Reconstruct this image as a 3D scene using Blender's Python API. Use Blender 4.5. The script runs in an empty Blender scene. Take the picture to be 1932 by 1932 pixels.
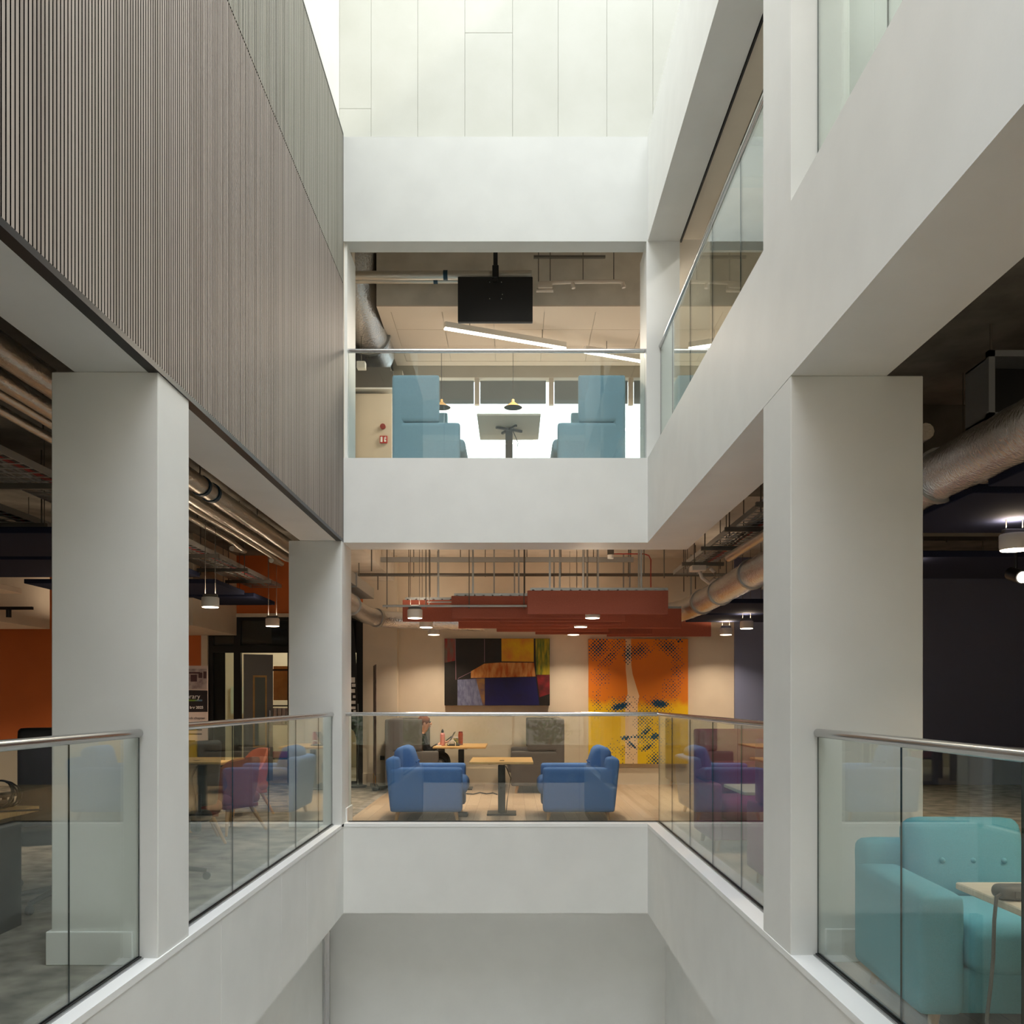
import bpy, bmesh, math, random
from mathutils import Vector, Matrix
random.seed(7)
S = 1.22            # metres per drawing unit
F = 1700.0          # focal length in pixels of the 1932 px frame
EYE = 1.26
scene = bpy.context.scene
col = scene.collection

# ------------------------------------------------------------------ camera, sky, sun, exposure
cam_data = bpy.data.cameras.new('camera')
cam = bpy.data.objects.new('camera', cam_data); col.objects.link(cam)
cam.location = (0, 0, EYE * S); cam.rotation_euler = (math.pi / 2, 0, 0)
cam_data.sensor_width = 36.0; cam_data.lens = 36.0 * F / 1932.0
cam_data.shift_x = -2.0 / 1932; cam_data.shift_y = 354.0 / 1932
cam_data.clip_start = 0.05; cam_data.clip_end = 200
scene.camera = cam
vs = scene.view_settings
vs.view_transform = 'Standard'; vs.look = 'None'; vs.gamma = 1.0; vs.use_curve_mapping = False
vs.exposure = 0.49
cy = scene.cycles
cy.max_bounces = 10; cy.diffuse_bounces = 6; cy.glossy_bounces = 4; cy.transmission_bounces = 6
cy.transparent_max_bounces = 24; cy.sample_clamp_indirect = 6.0; cy.caustics_reflective = False; cy.caustics_refractive = False

world = bpy.data.worlds.new('sky'); scene.world = world; world.use_nodes = True
wn = world.node_tree; bg = wn.nodes['Background']
bg.inputs[0].default_value = (0.93, 0.97, 1.0, 1)
# overcast sky: the zenith is three times as bright as the horizon; the ground outside is duller
SKY_Z = 5.6
w_tc = wn.nodes.new('ShaderNodeTexCoord'); w_sp = wn.nodes.new('ShaderNodeSeparateXYZ'); w_mr = wn.nodes.new('ShaderNodeValToRGB')
wn.links.new(w_tc.outputs['Generated'], w_sp.inputs[0])
w_m = wn.nodes.new('ShaderNodeMath'); w_m.operation = 'MULTIPLY_ADD'; w_m.inputs[1].default_value = .5; w_m.inputs[2].default_value = .5
wn.links.new(w_sp.outputs['Z'], w_m.inputs[0]); wn.links.new(w_m.outputs[0], w_mr.inputs['Fac'])
we = w_mr.color_ramp.elements
we[0].position = .0; we[0].color = (.10,)*3 + (1,); we[1].position = 1.0; we[1].color = (1, 1, 1, 1)
for p_, c_ in ((.485, .10), (.50, .33)):
    q_ = we.new(p_); q_.color = (c_,)*3 + (1,)
w_s = wn.nodes.new('ShaderNodeMath'); w_s.operation = 'MULTIPLY'; w_s.inputs[1].default_value = SKY_Z
wn.links.new(w_mr.outputs['Color'], w_s.inputs[0]); wn.links.new(w_s.outputs[0], bg.inputs[1])

sun_d = bpy.data.lights.new('sun', 'SUN'); sun_d.energy = 3.0; sun_d.angle = math.radians(3); sun_d.color = (1, .95, .86)
sun = bpy.data.objects.new('sun', sun_d); col.objects.link(sun)
sun.rotation_euler = Vector((-0.76, 0.12, -0.64)).to_track_quat('-Z', 'Y').to_euler()
DRUM_W = 15.0; DRUM_COL = (1.0, .79, .57); UP_W = 5.0
LINEAR_W = 80.0

# ------------------------------------------------------------------ helpers
def X(px, Y): return (px - 968.0) * Y / F
def Z(py, Y): return EYE + (1320.0 - py) * Y / F

class MB:
    def __init__(s): s.bm = bmesh.new()
    def box(s, x0, x1, y0, y1, z0, z1, bev=0.0, seg=2, mi=0, M=None):
        m = Matrix.Translation(((x0+x1)/2, (y0+y1)/2, (z0+z1)/2)) @ Matrix.Diagonal((abs(x1-x0), abs(y1-y0), abs(z1-z0), 1))
        if M is not None: m = M @ m
        n0 = set(s.bm.faces) if (mi or bev) else None
        r = bmesh.ops.create_cube(s.bm, size=1.0, matrix=m)
        if bev > 0:
            es = list({e for v in r['verts'] for e in v.link_edges})
            bmesh.ops.bevel(s.bm, geom=es, offset=bev, segments=seg, profile=0.5, affect='EDGES', clamp_overlap=True)
        if mi:
            for f in s.bm.faces:
                if f not in n0: f.material_index = mi
        return s
    def cushion(s, x0, x1, y0, y1, z0, z1, r=0.05, bulge=0.0, M=None, n=7):
        hx, hy, hz = (x1-x0)/2, (y1-y0)/2, (z1-z0)/2
        c = Vector(((x0+x1)/2, (y0+y1)/2, (z0+z1)/2)); r = min(r, hx, hy, hz)
        bm2 = bmesh.new(); bmesh.ops.create_cube(bm2, size=2.0)
        bmesh.ops.subdivide_edges(bm2, edges=bm2.edges[:], cuts=n, use_grid_fill=True)
        h = (hx, hy, hz)
        thin = h.index(min(h))
        def remap(t, hh):
            k = (hh - r) / hh if hh > r else 0
            a = abs(t)
            # half of the samples go to the rounded rim
            if a < .55: q = a / .55 * k
            else: q = k + (a - .55) / .45 * (1 - k)
            return math.copysign(q, t)
        vmap = []
        for v in bm2.verts:
            u = [remap(v.co[i], h[i]) for i in range(3)]
            p = Vector([u[i] * h[i] for i in range(3)])
            inner = Vector([max(-(h[i]-r), min(h[i]-r, p[i])) for i in range(3)])
            d = p - inner
            q = inner + d.normalized() * r if d.length > 1e-9 else p
            if bulge:
                o = [i for i in range(3) if i != thin]
                w = max(0, 1 - v.co[o[0]]**2) * max(0, 1 - v.co[o[1]]**2)
                q[thin] += math.copysign(bulge * w, v.co[thin]) if abs(v.co[thin]) > .99 else 0
            q = q + c
            vmap.append(s.bm.verts.new(M @ q if M is not None else q))
        bm2.verts.index_update()
        for f in bm2.faces: s.bm.faces.new([vmap[v.index] for v in f.verts])
        bm2.free(); return s
    def cyl(s, p0, p1, r0, r1=None, n=16, mi=0):
        p0, p1 = Vector(p0), Vector(p1); d = p1 - p0
        q = d.to_track_quat('Z', 'Y').to_matrix().to_4x4()
        n0 = set(s.bm.faces) if mi else None
        bmesh.ops.create_cone(s.bm, cap_ends=True, segments=n, radius1=r0, radius2=r0 if r1 is None else r1, depth=d.length,
                              matrix=Matrix.Translation((p0+p1)/2) @ q)
        if mi:
            for f in s.bm.faces:
                if f not in n0: f.material_index = mi
        return s
    def ball(s, c, rx, ry=None, rz=None, n=16):
        ry = ry or rx; rz = rz or rx
        bmesh.ops.create_uvsphere(s.bm, u_segments=n, v_segments=max(6, n*2//3), radius=1.0,
                                  matrix=Matrix.Translation(c) @ Matrix.Diagonal((rx, ry, rz, 1)))
        return s
    def tube(s, pts, r, n=8, wob=0.0):
        pts = [Vector(p) for p in pts]; rings = []
        up = Vector((0, 0, 1))
        for i, p in enumerate(pts):
            t = (pts[min(i+1, len(pts)-1)] - pts[max(i-1, 0)]).normalized()
            a = t.cross(up)
            if a.length < 1e-3: a = t.cross(Vector((0, 1, 0)))
            a.normalize(); b = a.cross(t)
            rr = (r[i] if isinstance(r, (list, tuple)) else r) * (1 + wob * random.uniform(-1, 1))
            rings.append([s.bm.verts.new(p + (a*math.cos(k*2*math.pi/n) + b*math.sin(k*2*math.pi/n))*rr) for k in range(n)])
        for A, B in zip(rings, rings[1:]):
            for k in range(n): s.bm.faces.new((A[k], A[(k+1) % n], B[(k+1) % n], B[k]))
        s.bm.faces.new(rings[0][::-1]); s.bm.faces.new(rings[-1]); return s
    def lathe(s, prof, c=(0, 0, 0), n=24):
        c = Vector(c); rings = []
        for r, z in prof:
            rings.append([s.bm.verts.new(c + Vector((r*math.cos(k*2*math.pi/n), r*math.sin(k*2*math.pi/n), z))) for k in range(n)])
        for A, B in zip(rings, rings[1:]):
            for k in range(n): s.bm.faces.new((A[k], A[(k+1) % n], B[(k+1) % n], B[k]))
        s.bm.faces.new(rings[0][::-1]); s.bm.faces.new(rings[-1]); return s
    def prism(s, poly, fn, a0, a1, mi=0):
        """poly: 2D points; fn(u,v,a) -> xyz"""
        A = [s.bm.verts.new(fn(u, v, a0)) for u, v in poly]; B = [s.bm.verts.new(fn(u, v, a1)) for u, v in poly]
        fs = [s.bm.faces.new(A), s.bm.faces.new(B[::-1])]
        n = len(poly)
        for k in range(n): fs.append(s.bm.faces.new((A[k], B[k], B[(k+1) % n], A[(k+1) % n])))
        for f in fs: f.material_index = mi
        return s
    def build(s, name, mat, parent=None, smooth=False, world=False, offset=None):
        bmesh.ops.recalc_face_normals(s.bm, faces=s.bm.faces[:])
        me = bpy.data.meshes.new(name)
        off = Vector((0, 0, 0))
        if world and parent is not None:
            p = parent
            while p is not None: off += p.location / S; p = p.parent
        if offset is not None: off = Vector(offset)
        for v in s.bm.verts: v.co = (v.co - off) * S
        s.bm.to_mesh(me); s.bm.free()
        for m in (mat if isinstance(mat, (list, tuple)) else [mat]): me.materials.append(m)
        if smooth:
            me.polygons.foreach_set('use_smooth', [True] * len(me.polygons))
            me.set_sharp_from_angle(angle=math.radians(40))
        o = bpy.data.objects.new(name, me); col.objects.link(o)
        if parent is not None: o.parent = parent
        elif offset is not None: o.location = off * S
        return o

def thing(name, label, cat, loc=(0, 0, 0), rz=0.0, group=None):
    o = bpy.data.objects.new(name, None); col.objects.link(o); o.empty_display_size = .1
    o.location = Vector(loc) * S; o.rotation_euler = (0, 0, rz)
    o['label'] = label; o['category'] = cat
    if group: o['group'] = group
    return o
def tag(o, label, cat, group=None, kind=None):
    o['label'] = label; o['category'] = cat
    if group: o['group'] = group
    if kind: o['kind'] = kind
    return o
def struct(mb, name, mat, label=None, parent=None, smooth=False):
    o = mb.build(name, mat, parent, smooth)
    if parent is None:
        o['kind'] = 'structure'
        if label: o['label'] = label
    return o
def copy_tree(o, loc=None, rz=None, label=None, parent=None, group=None, scale=None):
    c = o.copy(); col.objects.link(c)
    c.parent = parent
    if loc is not None: c.location = Vector(loc) * S
    if rz is not None: c.rotation_euler = (0, 0, rz)
    if scale is not None: c.scale = (scale,) * 3
    if label: c['label'] = label
    if group: c['group'] = group
    for ch in list(o.children): copy_tree(ch, parent=c)
    return c

# ------------------------------------------------------------------ materials
def lin(r, g, b):
    f = lambda c: (c/255/12.92) if c <= 10 else ((c/255+.055)/1.055)**2.4
    return (f(r), f(g), f(b), 1)
def mat(name, c, rough=.6, metal=0.0, noise=None, bump=None, emit=None, spec=.4):
    """noise: (second colour, scale, detail, stretch xyz) ; bump: (scale, strength, stretch)"""
    m = bpy.data.materials.new(name); m.use_nodes = True
    nt = m.node_tree; b = nt.nodes['Principled BSDF']
    b.inputs['Base Color'].default_value = c; b.inputs['Roughness'].default_value = rough
    b.inputs['Metallic'].default_value = metal; b.inputs['Specular IOR Level'].default_value = spec
    def tex(scale, stretch, detail=3):
        tc = nt.nodes.new('ShaderNodeTexCoord'); mp = nt.nodes.new('ShaderNodeMapping'); t = nt.nodes.new('ShaderNodeTexNoise')
        mp.inputs['Scale'].default_value = stretch; t.inputs['Scale'].default_value = scale; t.inputs['Detail'].default_value = detail
        nt.links.new(tc.outputs['Object'], mp.inputs['Vector']); nt.links.new(mp.outputs['Vector'], t.inputs['Vector']); return t
    if noise:
        t = tex(noise[1], noise[3] if len(noise) > 3 else (1, 1, 1), noise[2])
        cr = nt.nodes.new('ShaderNodeValToRGB')
        cr.color_ramp.elements[0].position = .35; cr.color_ramp.elements[1].position = .65
        cr.color_ramp.elements[0].color = c; cr.color_ramp.elements[1].color = noise[0]
        nt.links.new(t.outputs['Fac'], cr.inputs['Fac']); nt.links.new(cr.outputs['Color'], b.inputs['Base Color'])
    if bump:
        t = tex(bump[0], bump[2] if len(bump) > 2 else (1, 1, 1), 4)
        bp = nt.nodes.new('ShaderNodeBump'); bp.inputs['Strength'].default_value = bump[1]; bp.inputs['Distance'].default_value = .02
        nt.links.new(t.outputs['Fac'], bp.inputs['Height']); nt.links.new(bp.outputs['Normal'], b.inputs['Normal'])
    if emit:
        b.inputs['Emission Color'].default_value = emit[0]; b.inputs['Emission Strength'].default_value = emit[1]
    return m
def glass_mat(name, tint, base=.04):
    m = bpy.data.materials.new(name); m.use_nodes = True; nt = m.node_tree
    nt.nodes.remove(nt.nodes['Principled BSDF']); out = nt.nodes['Material Output']
    tr = nt.nodes.new('ShaderNodeBsdfTransparent'); tr.inputs[0].default_value = tint
    gl = nt.nodes.new('ShaderNodeBsdfGlossy'); gl.inputs['Roughness'].default_value = 0.0; gl.inputs[0].default_value = (.95, 1, .98, 1)
    lw = nt.nodes.new('ShaderNodeLayerWeight'); lw.inputs['Blend'].default_value = .5
    pw = nt.nodes.new('ShaderNodeMath'); pw.operation = 'POWER'; pw.inputs[1].default_value = 5.0
    ma = nt.nodes.new('ShaderNodeMath'); ma.operation = 'MULTIPLY_ADD'; ma.inputs[1].default_value = 1 - base; ma.inputs[2].default_value = base
    mx = nt.nodes.new('ShaderNodeMixShader')
    nt.links.new(lw.outputs['Facing'], pw.inputs[0]); nt.links.new(pw.outputs[0], ma.inputs[0]); nt.links.new(ma.outputs[0], mx.inputs[0])
    nt.links.new(tr.outputs[0], mx.inputs[1]); nt.links.new(gl.outputs[0], mx.inputs[2]); nt.links.new(mx.outputs[0], out.inputs[0])
    return m
def emission(name, c, s):
    m = bpy.data.materials.new(name); m.use_nodes = True
    b = m.node_tree.nodes['Principled BSDF']; b.inputs['Base Color'].default_value = (.8, .8, .8, 1)
    b.inputs['Emission Color'].default_value = c; b.inputs['Emission Strength'].default_value = s
    return m
def fabric(name, c, c2=None):
    c2 = c2 or tuple(min(1, v*1.18) for v in c[:3]) + (1,)
    return mat(name, c, .9, 0, (c2, 220, 2), (420, .12), spec=.15)
def wood_floor():
    m = bpy.data.materials.new('oak_plank_floor'); m.use_nodes = True; nt = m.node_tree; b = nt.nodes['Principled BSDF']
    tc = nt.nodes.new('ShaderNodeTexCoord'); mp = nt.nodes.new('ShaderNodeMapping')
    br = nt.nodes.new('ShaderNodeTexBrick'); br.offset = .37
    br.inputs['Color1'].default_value = lin(196, 172, 146); br.inputs['Color2'].default_value = lin(178, 152, 126); br.inputs['Mortar'].default_value = lin(140, 116, 94)
    br.inputs['Scale'].default_value = 1; br.inputs['Mortar Size'].default_value = .002; br.inputs['Brick Width'].default_value = 1.4; br.inputs['Row Height'].default_value = .17
    nz = nt.nodes.new('ShaderNodeTexNoise'); nz.inputs['Scale'].default_value = 6
    mp2 = nt.nodes.new('ShaderNodeMapping'); mp2.inputs['Scale'].default_value = (12, 1, 1)
    mix = nt.nodes.new('ShaderNodeMix'); mix.data_type = 'RGBA'; mix.blend_type = 'MULTIPLY'; mix.inputs[0].default_value = .35
    L = nt.links.new
    mp.inputs['Rotation'].default_value = (0, 0, math.pi/2)
    L(tc.outputs['Object'], mp.inputs['Vector']); L(mp.outputs[0], br.inputs['Vector']); L(tc.outputs['Object'], mp2.inputs['Vector']); L(mp2.outputs[0], nz.inputs['Vector'])
    L(br.outputs['Color'], mix.inputs[6]); L(nz.outputs['Fac'], mix.inputs[7]); L(mix.outputs[2], b.inputs['Base Color'])
    b.inputs['Roughness'].default_value = .45
    return m
def carpet_mat():
    m = mat('mottled_carpet', lin(104, 99, 94), .95, 0, (lin(160, 152, 141), 4.5, 12, (1, 1, 1)), (300, .3), spec=.1)
    return m
M = dict(
    white=mat('white_wall_paint', lin(226, 227, 224), .55, 0, (lin(222, 223, 220), 2.5, 3), (60, .02)),
    white_top=mat('off_white_wall_paint', lin(198, 200, 197), .55, 0, (lin(194, 196, 193), 2.5, 3), (60, .02)),  # the same white paint, darkened to offset too much light up high
    ledge=mat('white_gloss_paint', lin(236, 237, 236), .35),
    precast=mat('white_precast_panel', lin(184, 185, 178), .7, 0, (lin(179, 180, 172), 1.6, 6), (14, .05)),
    cream=mat('cream_wall_paint', lin(216, 204, 186), .6, 0, (lin(211, 199, 181), 3, 3)),
    soffit=mat('painted_concrete', lin(208, 200, 188), .8, 0, (lin(194, 186, 174), 3, 6), (20, .1)),
    darkslab=mat('bare_concrete', lin(128, 124, 114), .85, 0, (lin(98, 94, 86), 2.5, 7), (18, .2)),  # darker tone than the lounge ceiling
    tile=mat('ceiling_tile', lin(222, 206, 188), .8),
    tilegap=mat('ceiling_tile_grid', lin(176, 158, 140), .7),
    orange=mat('burnt_orange_wall', lin(206, 112, 56), .65, 0, (lin(200, 108, 54), 2, 2)),
    navywall=mat('charcoal_navy_wall', lin(120, 128, 160), .5),
    navy=mat('navy_felt', lin(34, 38, 58), .9, 0, (lin(40, 45, 66), 150, 2), spec=.1),
    terracotta=mat('terracotta_felt', lin(172, 98, 80), .85, 0, (lin(164, 92, 75), 120, 2), spec=.15),
    slat_a=mat('grey_brown_timber', lin(167, 155, 145), .6, 0, (lin(150, 140, 132), 3.2, 5, (1, 40, .5)), (8, .1, (1, 60, .6))),
    slat_b=mat('silvered_timber', lin(170, 166, 153), .6, 0, (lin(154, 151, 140), 3.2, 5, (1, 40, .5)), (8, .1, (1, 60, .6))),  # upper panel, a greyer tone than the lower
    slat_a2=mat('pale_brown_timber', lin(176, 164, 154), .6, 0, (lin(158, 148, 140), 3.2, 5, (1, 40, .5)), (8, .1, (1, 60, .6))),
    slat_a3=mat('dark_brown_timber', lin(152, 140, 130), .6, 0, (lin(136, 126, 117), 3.2, 5, (1, 40, .5)), (8, .1, (1, 60, .6))),
    slat_b2=mat('pale_silvered_timber', lin(178, 174, 160), .6, 0, (lin(148, 145, 132), 3.2, 5, (1, 40, .5)), (8, .1, (1, 60, .6))),
    slat_b3=mat('dark_silvered_timber', lin(158, 154, 142), .6, 0, (lin(122, 119, 108), 3.2, 5, (1, 40, .5)), (8, .1, (1, 60, .6))),
    felt=mat('black_felt_backing', lin(10, 10, 11), 1.0, spec=0),
    black=mat('matt_black', lin(22, 22, 24), .5),
    blackmetal=mat('black_powder_coat', lin(30, 30, 33), .4, .3),
    steel=mat('brushed_steel', lin(190, 190, 190), .22, 1.0),
    galv=mat('galvanised_steel', lin(170, 172, 172), .42, .8),
    strut=mat('dull_grey_strut', lin(112, 108, 102), .5, .6),
    foil=mat('foil_insulation', lin(212, 214, 218), .2, 1.0, None, (30, .7, (1, 2, 1))),
    pipefoil=mat('foil_pipe_wrap', lin(192, 186, 176), .3, .9, None, (40, .25)),
    blueband=mat('blue_rubber_band', lin(22, 62, 82), .5),
    glass=glass_mat('balustrade_glass', (.945, .975, .963, 1)),
    pane=glass_mat('window_pane', (.93, .96, .95, 1)),
    edge=mat('green_glass_edge', lin(28, 44, 42), .2),
    blue=fabric('blue_wool', lin(76, 108, 158)),
    teal=fabric('turquoise_wool', lin(92, 156, 170)),
    tealblue=fabric('dusty_teal_wool', lin(122, 154, 170)),
    grey=fabric('grey_wool', lin(94, 90, 90)),
    plum=fabric('plum_wool', lin(128, 48, 84)),
    rose=fabric('dusty_rose_wool', lin(158, 88, 76)),
    maroon=fabric('maroon_wool', lin(108, 48, 44)),
    coral=fabric('coral_wool', lin(192, 108, 84)),
    oak=mat('oak_veneer', lin(206, 168, 112), .45, 0, (lin(190, 150, 96), 5, 5, (1, 14, 1))),
    oakleg=mat('oak_leg', lin(204, 160, 108), .5, 0, (lin(186, 142, 92), 7, 4, (1, 1, .1))),
    ash=mat('pale_ash_top', lin(208, 198, 176), .4, 0, (lin(196, 184, 160), 5, 5, (1, 16, 1))),
    board=mat('light_laminate', lin(198, 190, 174), .5),
    greyplastic=mat('grey_plastic', lin(88, 84, 80), .45),
    lampbody=mat('white_lamp_metal', lin(236, 230, 222), .5),
    glow=emission('lamp_diffuser', (1, .82, .62, 1), 9.0),
    linglow=emission('linear_lamp_diffuser', (1, .93, .84, 1), 9.0),
    painted=mat('grey_painted_metal', lin(132, 136, 140), .5),
    brick=mat('pale_brick', lin(176, 164, 150), .8),
    paving=mat('pale_paving', lin(214, 210, 202), .8),
    red=mat('red_plastic', lin(180, 40, 34), .4),
    redcable=mat('red_cable', lin(150, 36, 30), .6),
    greycable=mat('grey_cable', lin(150, 146, 140), .6),
    whitepipe=mat('white_pvc', lin(206, 192, 178), .4),
    brass=mat('brass_shade', lin(214, 176, 112), .4, .2),
    skin=mat('skin', lin(206, 150, 118), .5),
    hair=mat('auburn_hair', lin(110, 56, 30), .7),
    darkcloth=fabric('black_cotton', lin(26, 26, 30)),
    paper=mat('banner_vinyl', lin(222, 206, 200), .5),
    textwhite=mat('white_print', lin(240, 238, 236), .5),
    textdark=mat('dark_print', lin(60, 52, 54), .5),
    blind=mat('grey_blue_blind', lin(118, 128, 134), .7),
    wool=mat('room_wall', lin(214, 212, 190), .7),
)
FLOOR, CARPET = wood_floor(), carpet_mat()
# ------------------------------------------------------------------ the setting
XL, XR, YF = -1.684, 1.337, 8.947
Z2, Z3 = 3.66, 6.85
# --- level 1 floor
struct(MB().box(-1.72, 3.2, 9.08, 13.6, -.3, 0), 'floor', FLOOR, 'pale oak plank floor of the lounge across the void')
struct(MB().box(1.49, 3.2, 1.2, 9.08, -.3, 0), 'floor.001', FLOOR, 'pale oak plank floor along the right-hand walkway')
struct(MB().box(-10, -1.80, 1.2, 9.08, -.3, 0).box(-10, -1.72, 9.08, 13.6, -.3, 0), 'floor.002', CARPET, 'mottled grey carpet behind the left balustrade')
struct(MB().box(3.2, 9, 1.2, 13.6, -.3, 0), 'floor.003', CARPET, 'mottled grey carpet in front of the charcoal wall')
struct(MB().box(-10, 9, -5, 1.2, -.3, 0), 'floor.004', CARPET)
# --- lower beams (level 1 edge) with white ledges
def beam(name, x0, x1, y0, y1, z0, z1, label=None, m='white'):
    return struct(MB().box(x0, x1, y0, y1, z0, z1), name, M[m], label)
beam('beam', XL-.316, XL, 1.2, YF, -.86, -.002, 'white beam below the left glass balustrade')
beam('beam.001', XR, XR+.30, 1.2, YF, -.86, -.002, 'white beam below the right glass balustrade')
beam('beam.002', XL-.316, XR+.30, YF, YF+.40, -.86, -.002, 'white beam below the lounge balustrade')
struct(MB().box(-1.80, XL+.004, 1.2, YF, -.002, .03), 'trim_1', M['ledge'], 'white ledge at the foot of the left balustrade')
struct(MB().box(XR-.004, 1.49, 1.2, YF, -.002, .03), 'trim_2', M['ledge'], 'white ledge at the foot of the right balustrade')
struct(MB().box(XL-.1, XR+.15, YF-.004, YF+.135, -.002, .03), 'trim_3', M['ledge'], 'white ledge at the foot of the lounge balustrade')
# plasterboard joints on the left lower beam
jm = MB()
for y in (5.2, 6.55, 7.35, 8.55): jm.box(XL-.002, XL+.0012, y, y+.004, -.86, -.003)
struct(jm, 'trim_4', M['white'])
# --- level 0
struct(MB().box(-2.3, 1.95, 9.7, 9.9, -3.6, -.86), 'wall_back', M['white'], 'plain white wall at the bottom of the void')
struct(MB().box(-2.2, -2.0, 1, 9.7, -3.6, -.86), 'wall_left', M['white'])
struct(MB().box(1.64, 1.84, 1, 9.7, -3.6, -.86), 'wall_right', M['white'])
struct(MB().box(-4, 3.6, -4, 9.9, -3.7, -3.6), 'floor.005', M['ledge'])  # unseen floor coloured white to bounce light up to the lower beams
struct(MB().box(-2.3, -1.99, 9.34, 9.7, -1.0, -.86).box(1.64, 1.95, 9.34, 9.7, -1.0, -.86), 'ceiling', M['white'])
dj = MB()
dj.box(-2.0, -1.985, 9.45, 9.66, -3.6, -.9); dj.box(-2.0, -1.96, 9.62, 9.66, -3.6, -.9)
struct(dj, 'trim_5', M['steel'], 'narrow grey door edge in the corner at the bottom of the void')
# --- columns, level 1
struct(MB().box(-2.196, XL-.004, 4.286, 4.693, 0, 2.82, .004, 1), 'column', M['white'], 'broad white column on the left, nearest the camera')
struct(MB().box(-2.20, XL+.004, 8.836, 9.355, 0, 2.82, .004, 1), 'column.001', M['white'], 'white corner column at the far end of the left balustrade')
struct(MB().box(XR, 1.975, 4.338, 4.815, 0, 2.82, .004, 1), 'column.002', M['white'], 'broad white column on the right')
struct(MB().box(XR, 1.62, 4.338, 4.815, Z2, Z3), 'column.003', M['white'], 'white column on the upper right level')
struct(MB().box(XR-.012, 1.655, YF, 9.4, Z2, 5.81), 'column.004', M['white'], 'white corner column beside the upper balcony')
struct(MB().box(-1.95, -1.655, 8.99, 9.46, Z2, 5.81), 'column.005', M['white'], 'white jamb beside the timber wall on the upper balcony')
def skirt(name, boxes, m='ledge'):
    b = MB()
    for x in boxes: b.box(*x, .004, 1)
    struct(b, name, M[m])
skirt('baseboard_left', [(-2.215, XL-.12, 4.268, 4.286, 0, .16), (-2.215, -2.196, 4.286, 4.71, 0, .16)])
skirt('baseboard_far', [(XL, XL+.016, 9.05, 9.37, 0.0, .17), (-2.2, XL+.016, 9.355, 9.371, 0, .17)])
skirt('baseboard_right', [(1.5, 1.992, 4.322, 4.338, 0, .16), (1.975, 1.992, 4.338, 4.83, 0, .16), (1.5, 1.992, 4.815, 4.83, 0, .16)])
# --- upper beams
beam('beam.003', XL-.403, XL-.05, 1.3, 8.93, 2.82, 3.5, 'white soffit under the timber wall')
beam('beam.004', XR, 1.80, 1.3, YF, 2.82, Z2, 'deep white beam running along the right side')
beam('beam.005', XL, XR+.47, YF, YF+.42, 2.82, Z2, 'white beam below the upper balcony')
beam('beam.006', XR, 1.655, 1.3, YF, 5.81, Z3, 'white beam above the upper right balustrade')
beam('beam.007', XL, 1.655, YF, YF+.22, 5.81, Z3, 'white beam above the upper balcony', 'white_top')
beam('beam.008', -10, 9, .8, 1.3, 2.82, Z2)
beam('beam.011', XL-.4, 2.9, .9, 1.3, 6.2, Z3)
# --- timber clad wall
zs = 5.385
back = MB().box(XL-.403, XL-.05, 1.3, 8.93, 3.5, 6.9)
back.box(XL-.05, XL-.026, 1.3, 8.93, 2.83, 6.87)
struct(back, 'wall_left.001', M['felt'], 'dark backing of the timber slat wall')
random.seed(3)
for nm, z0, z1, m, lab in (('wall_left.002', 2.845, zs-.006, 'slat_a', 'lower grey-brown timber slat panel on the left wall'),
                           ('wall_left.003', zs+.006, 6.85, 'slat_b', 'upper greyer timber slat panel on the left wall')):
    b = MB(); y = 1.3
    while y < 8.91:
        b.box(XL-.026, XL, y, min(y+.0195, 8.925), z0, z1, mi=random.choice((0, 0, 0, 1, 2))); y += .0278
    o = struct(b, nm, [M[m], M[m+'2'], M[m+'3'], M['felt']], lab)
    for p in o.data.polygons:
        if abs(p.normal.y) > .9: p.material_index = 3
struct(MB().box(XL-.05, XL+.004, 1.3, 8.93, 2.815, 2.845).box(XL-.05, XL+.002, 1.3, 8.93, 6.85, 6.875).box(XL-.05, XL+.002, 8.915, 8.935, 2.82, 6.87), 'trim_6', M['blackmetal'], 'dark metal edge trim of the timber wall')
# --- top storey of the light well
pw = MB().box(-1.9, 2.8, 9.23, 9.4, 6.6, 10.7)
xj = [-1.775] + [X(p, 9.2) for p in (700, 788, 877, 967, 1053, 1145, 1232)] + [1.86, 2.33, 2.72]
zc = {2: Z(62, 9.2), 0: Z(205, 9.2)}
for i, (a, b_) in enumerate(zip(xj, xj[1:])):
    zz = [6.6, 10.7]
    if i == 0: zz = [6.6, zc[0], 10.7]
    if i == 3: zz = [6.6, zc[2], 10.7]
    for q0, q1 in zip(zz, zz[1:]): pw.box(a+.001, b_-.001, 9.2, 9.232, q0+.001, q1-.001, .002, 1)
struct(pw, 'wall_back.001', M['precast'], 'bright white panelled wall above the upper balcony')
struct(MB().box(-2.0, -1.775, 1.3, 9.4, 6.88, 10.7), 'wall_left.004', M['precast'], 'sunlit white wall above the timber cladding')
struct(MB().box(2.7, 2.9, .8, 9.4, 6.9, 10.7), 'wall_right.001', M['precast'])  # unseen wall, its height set to keep sun above the slats
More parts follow.
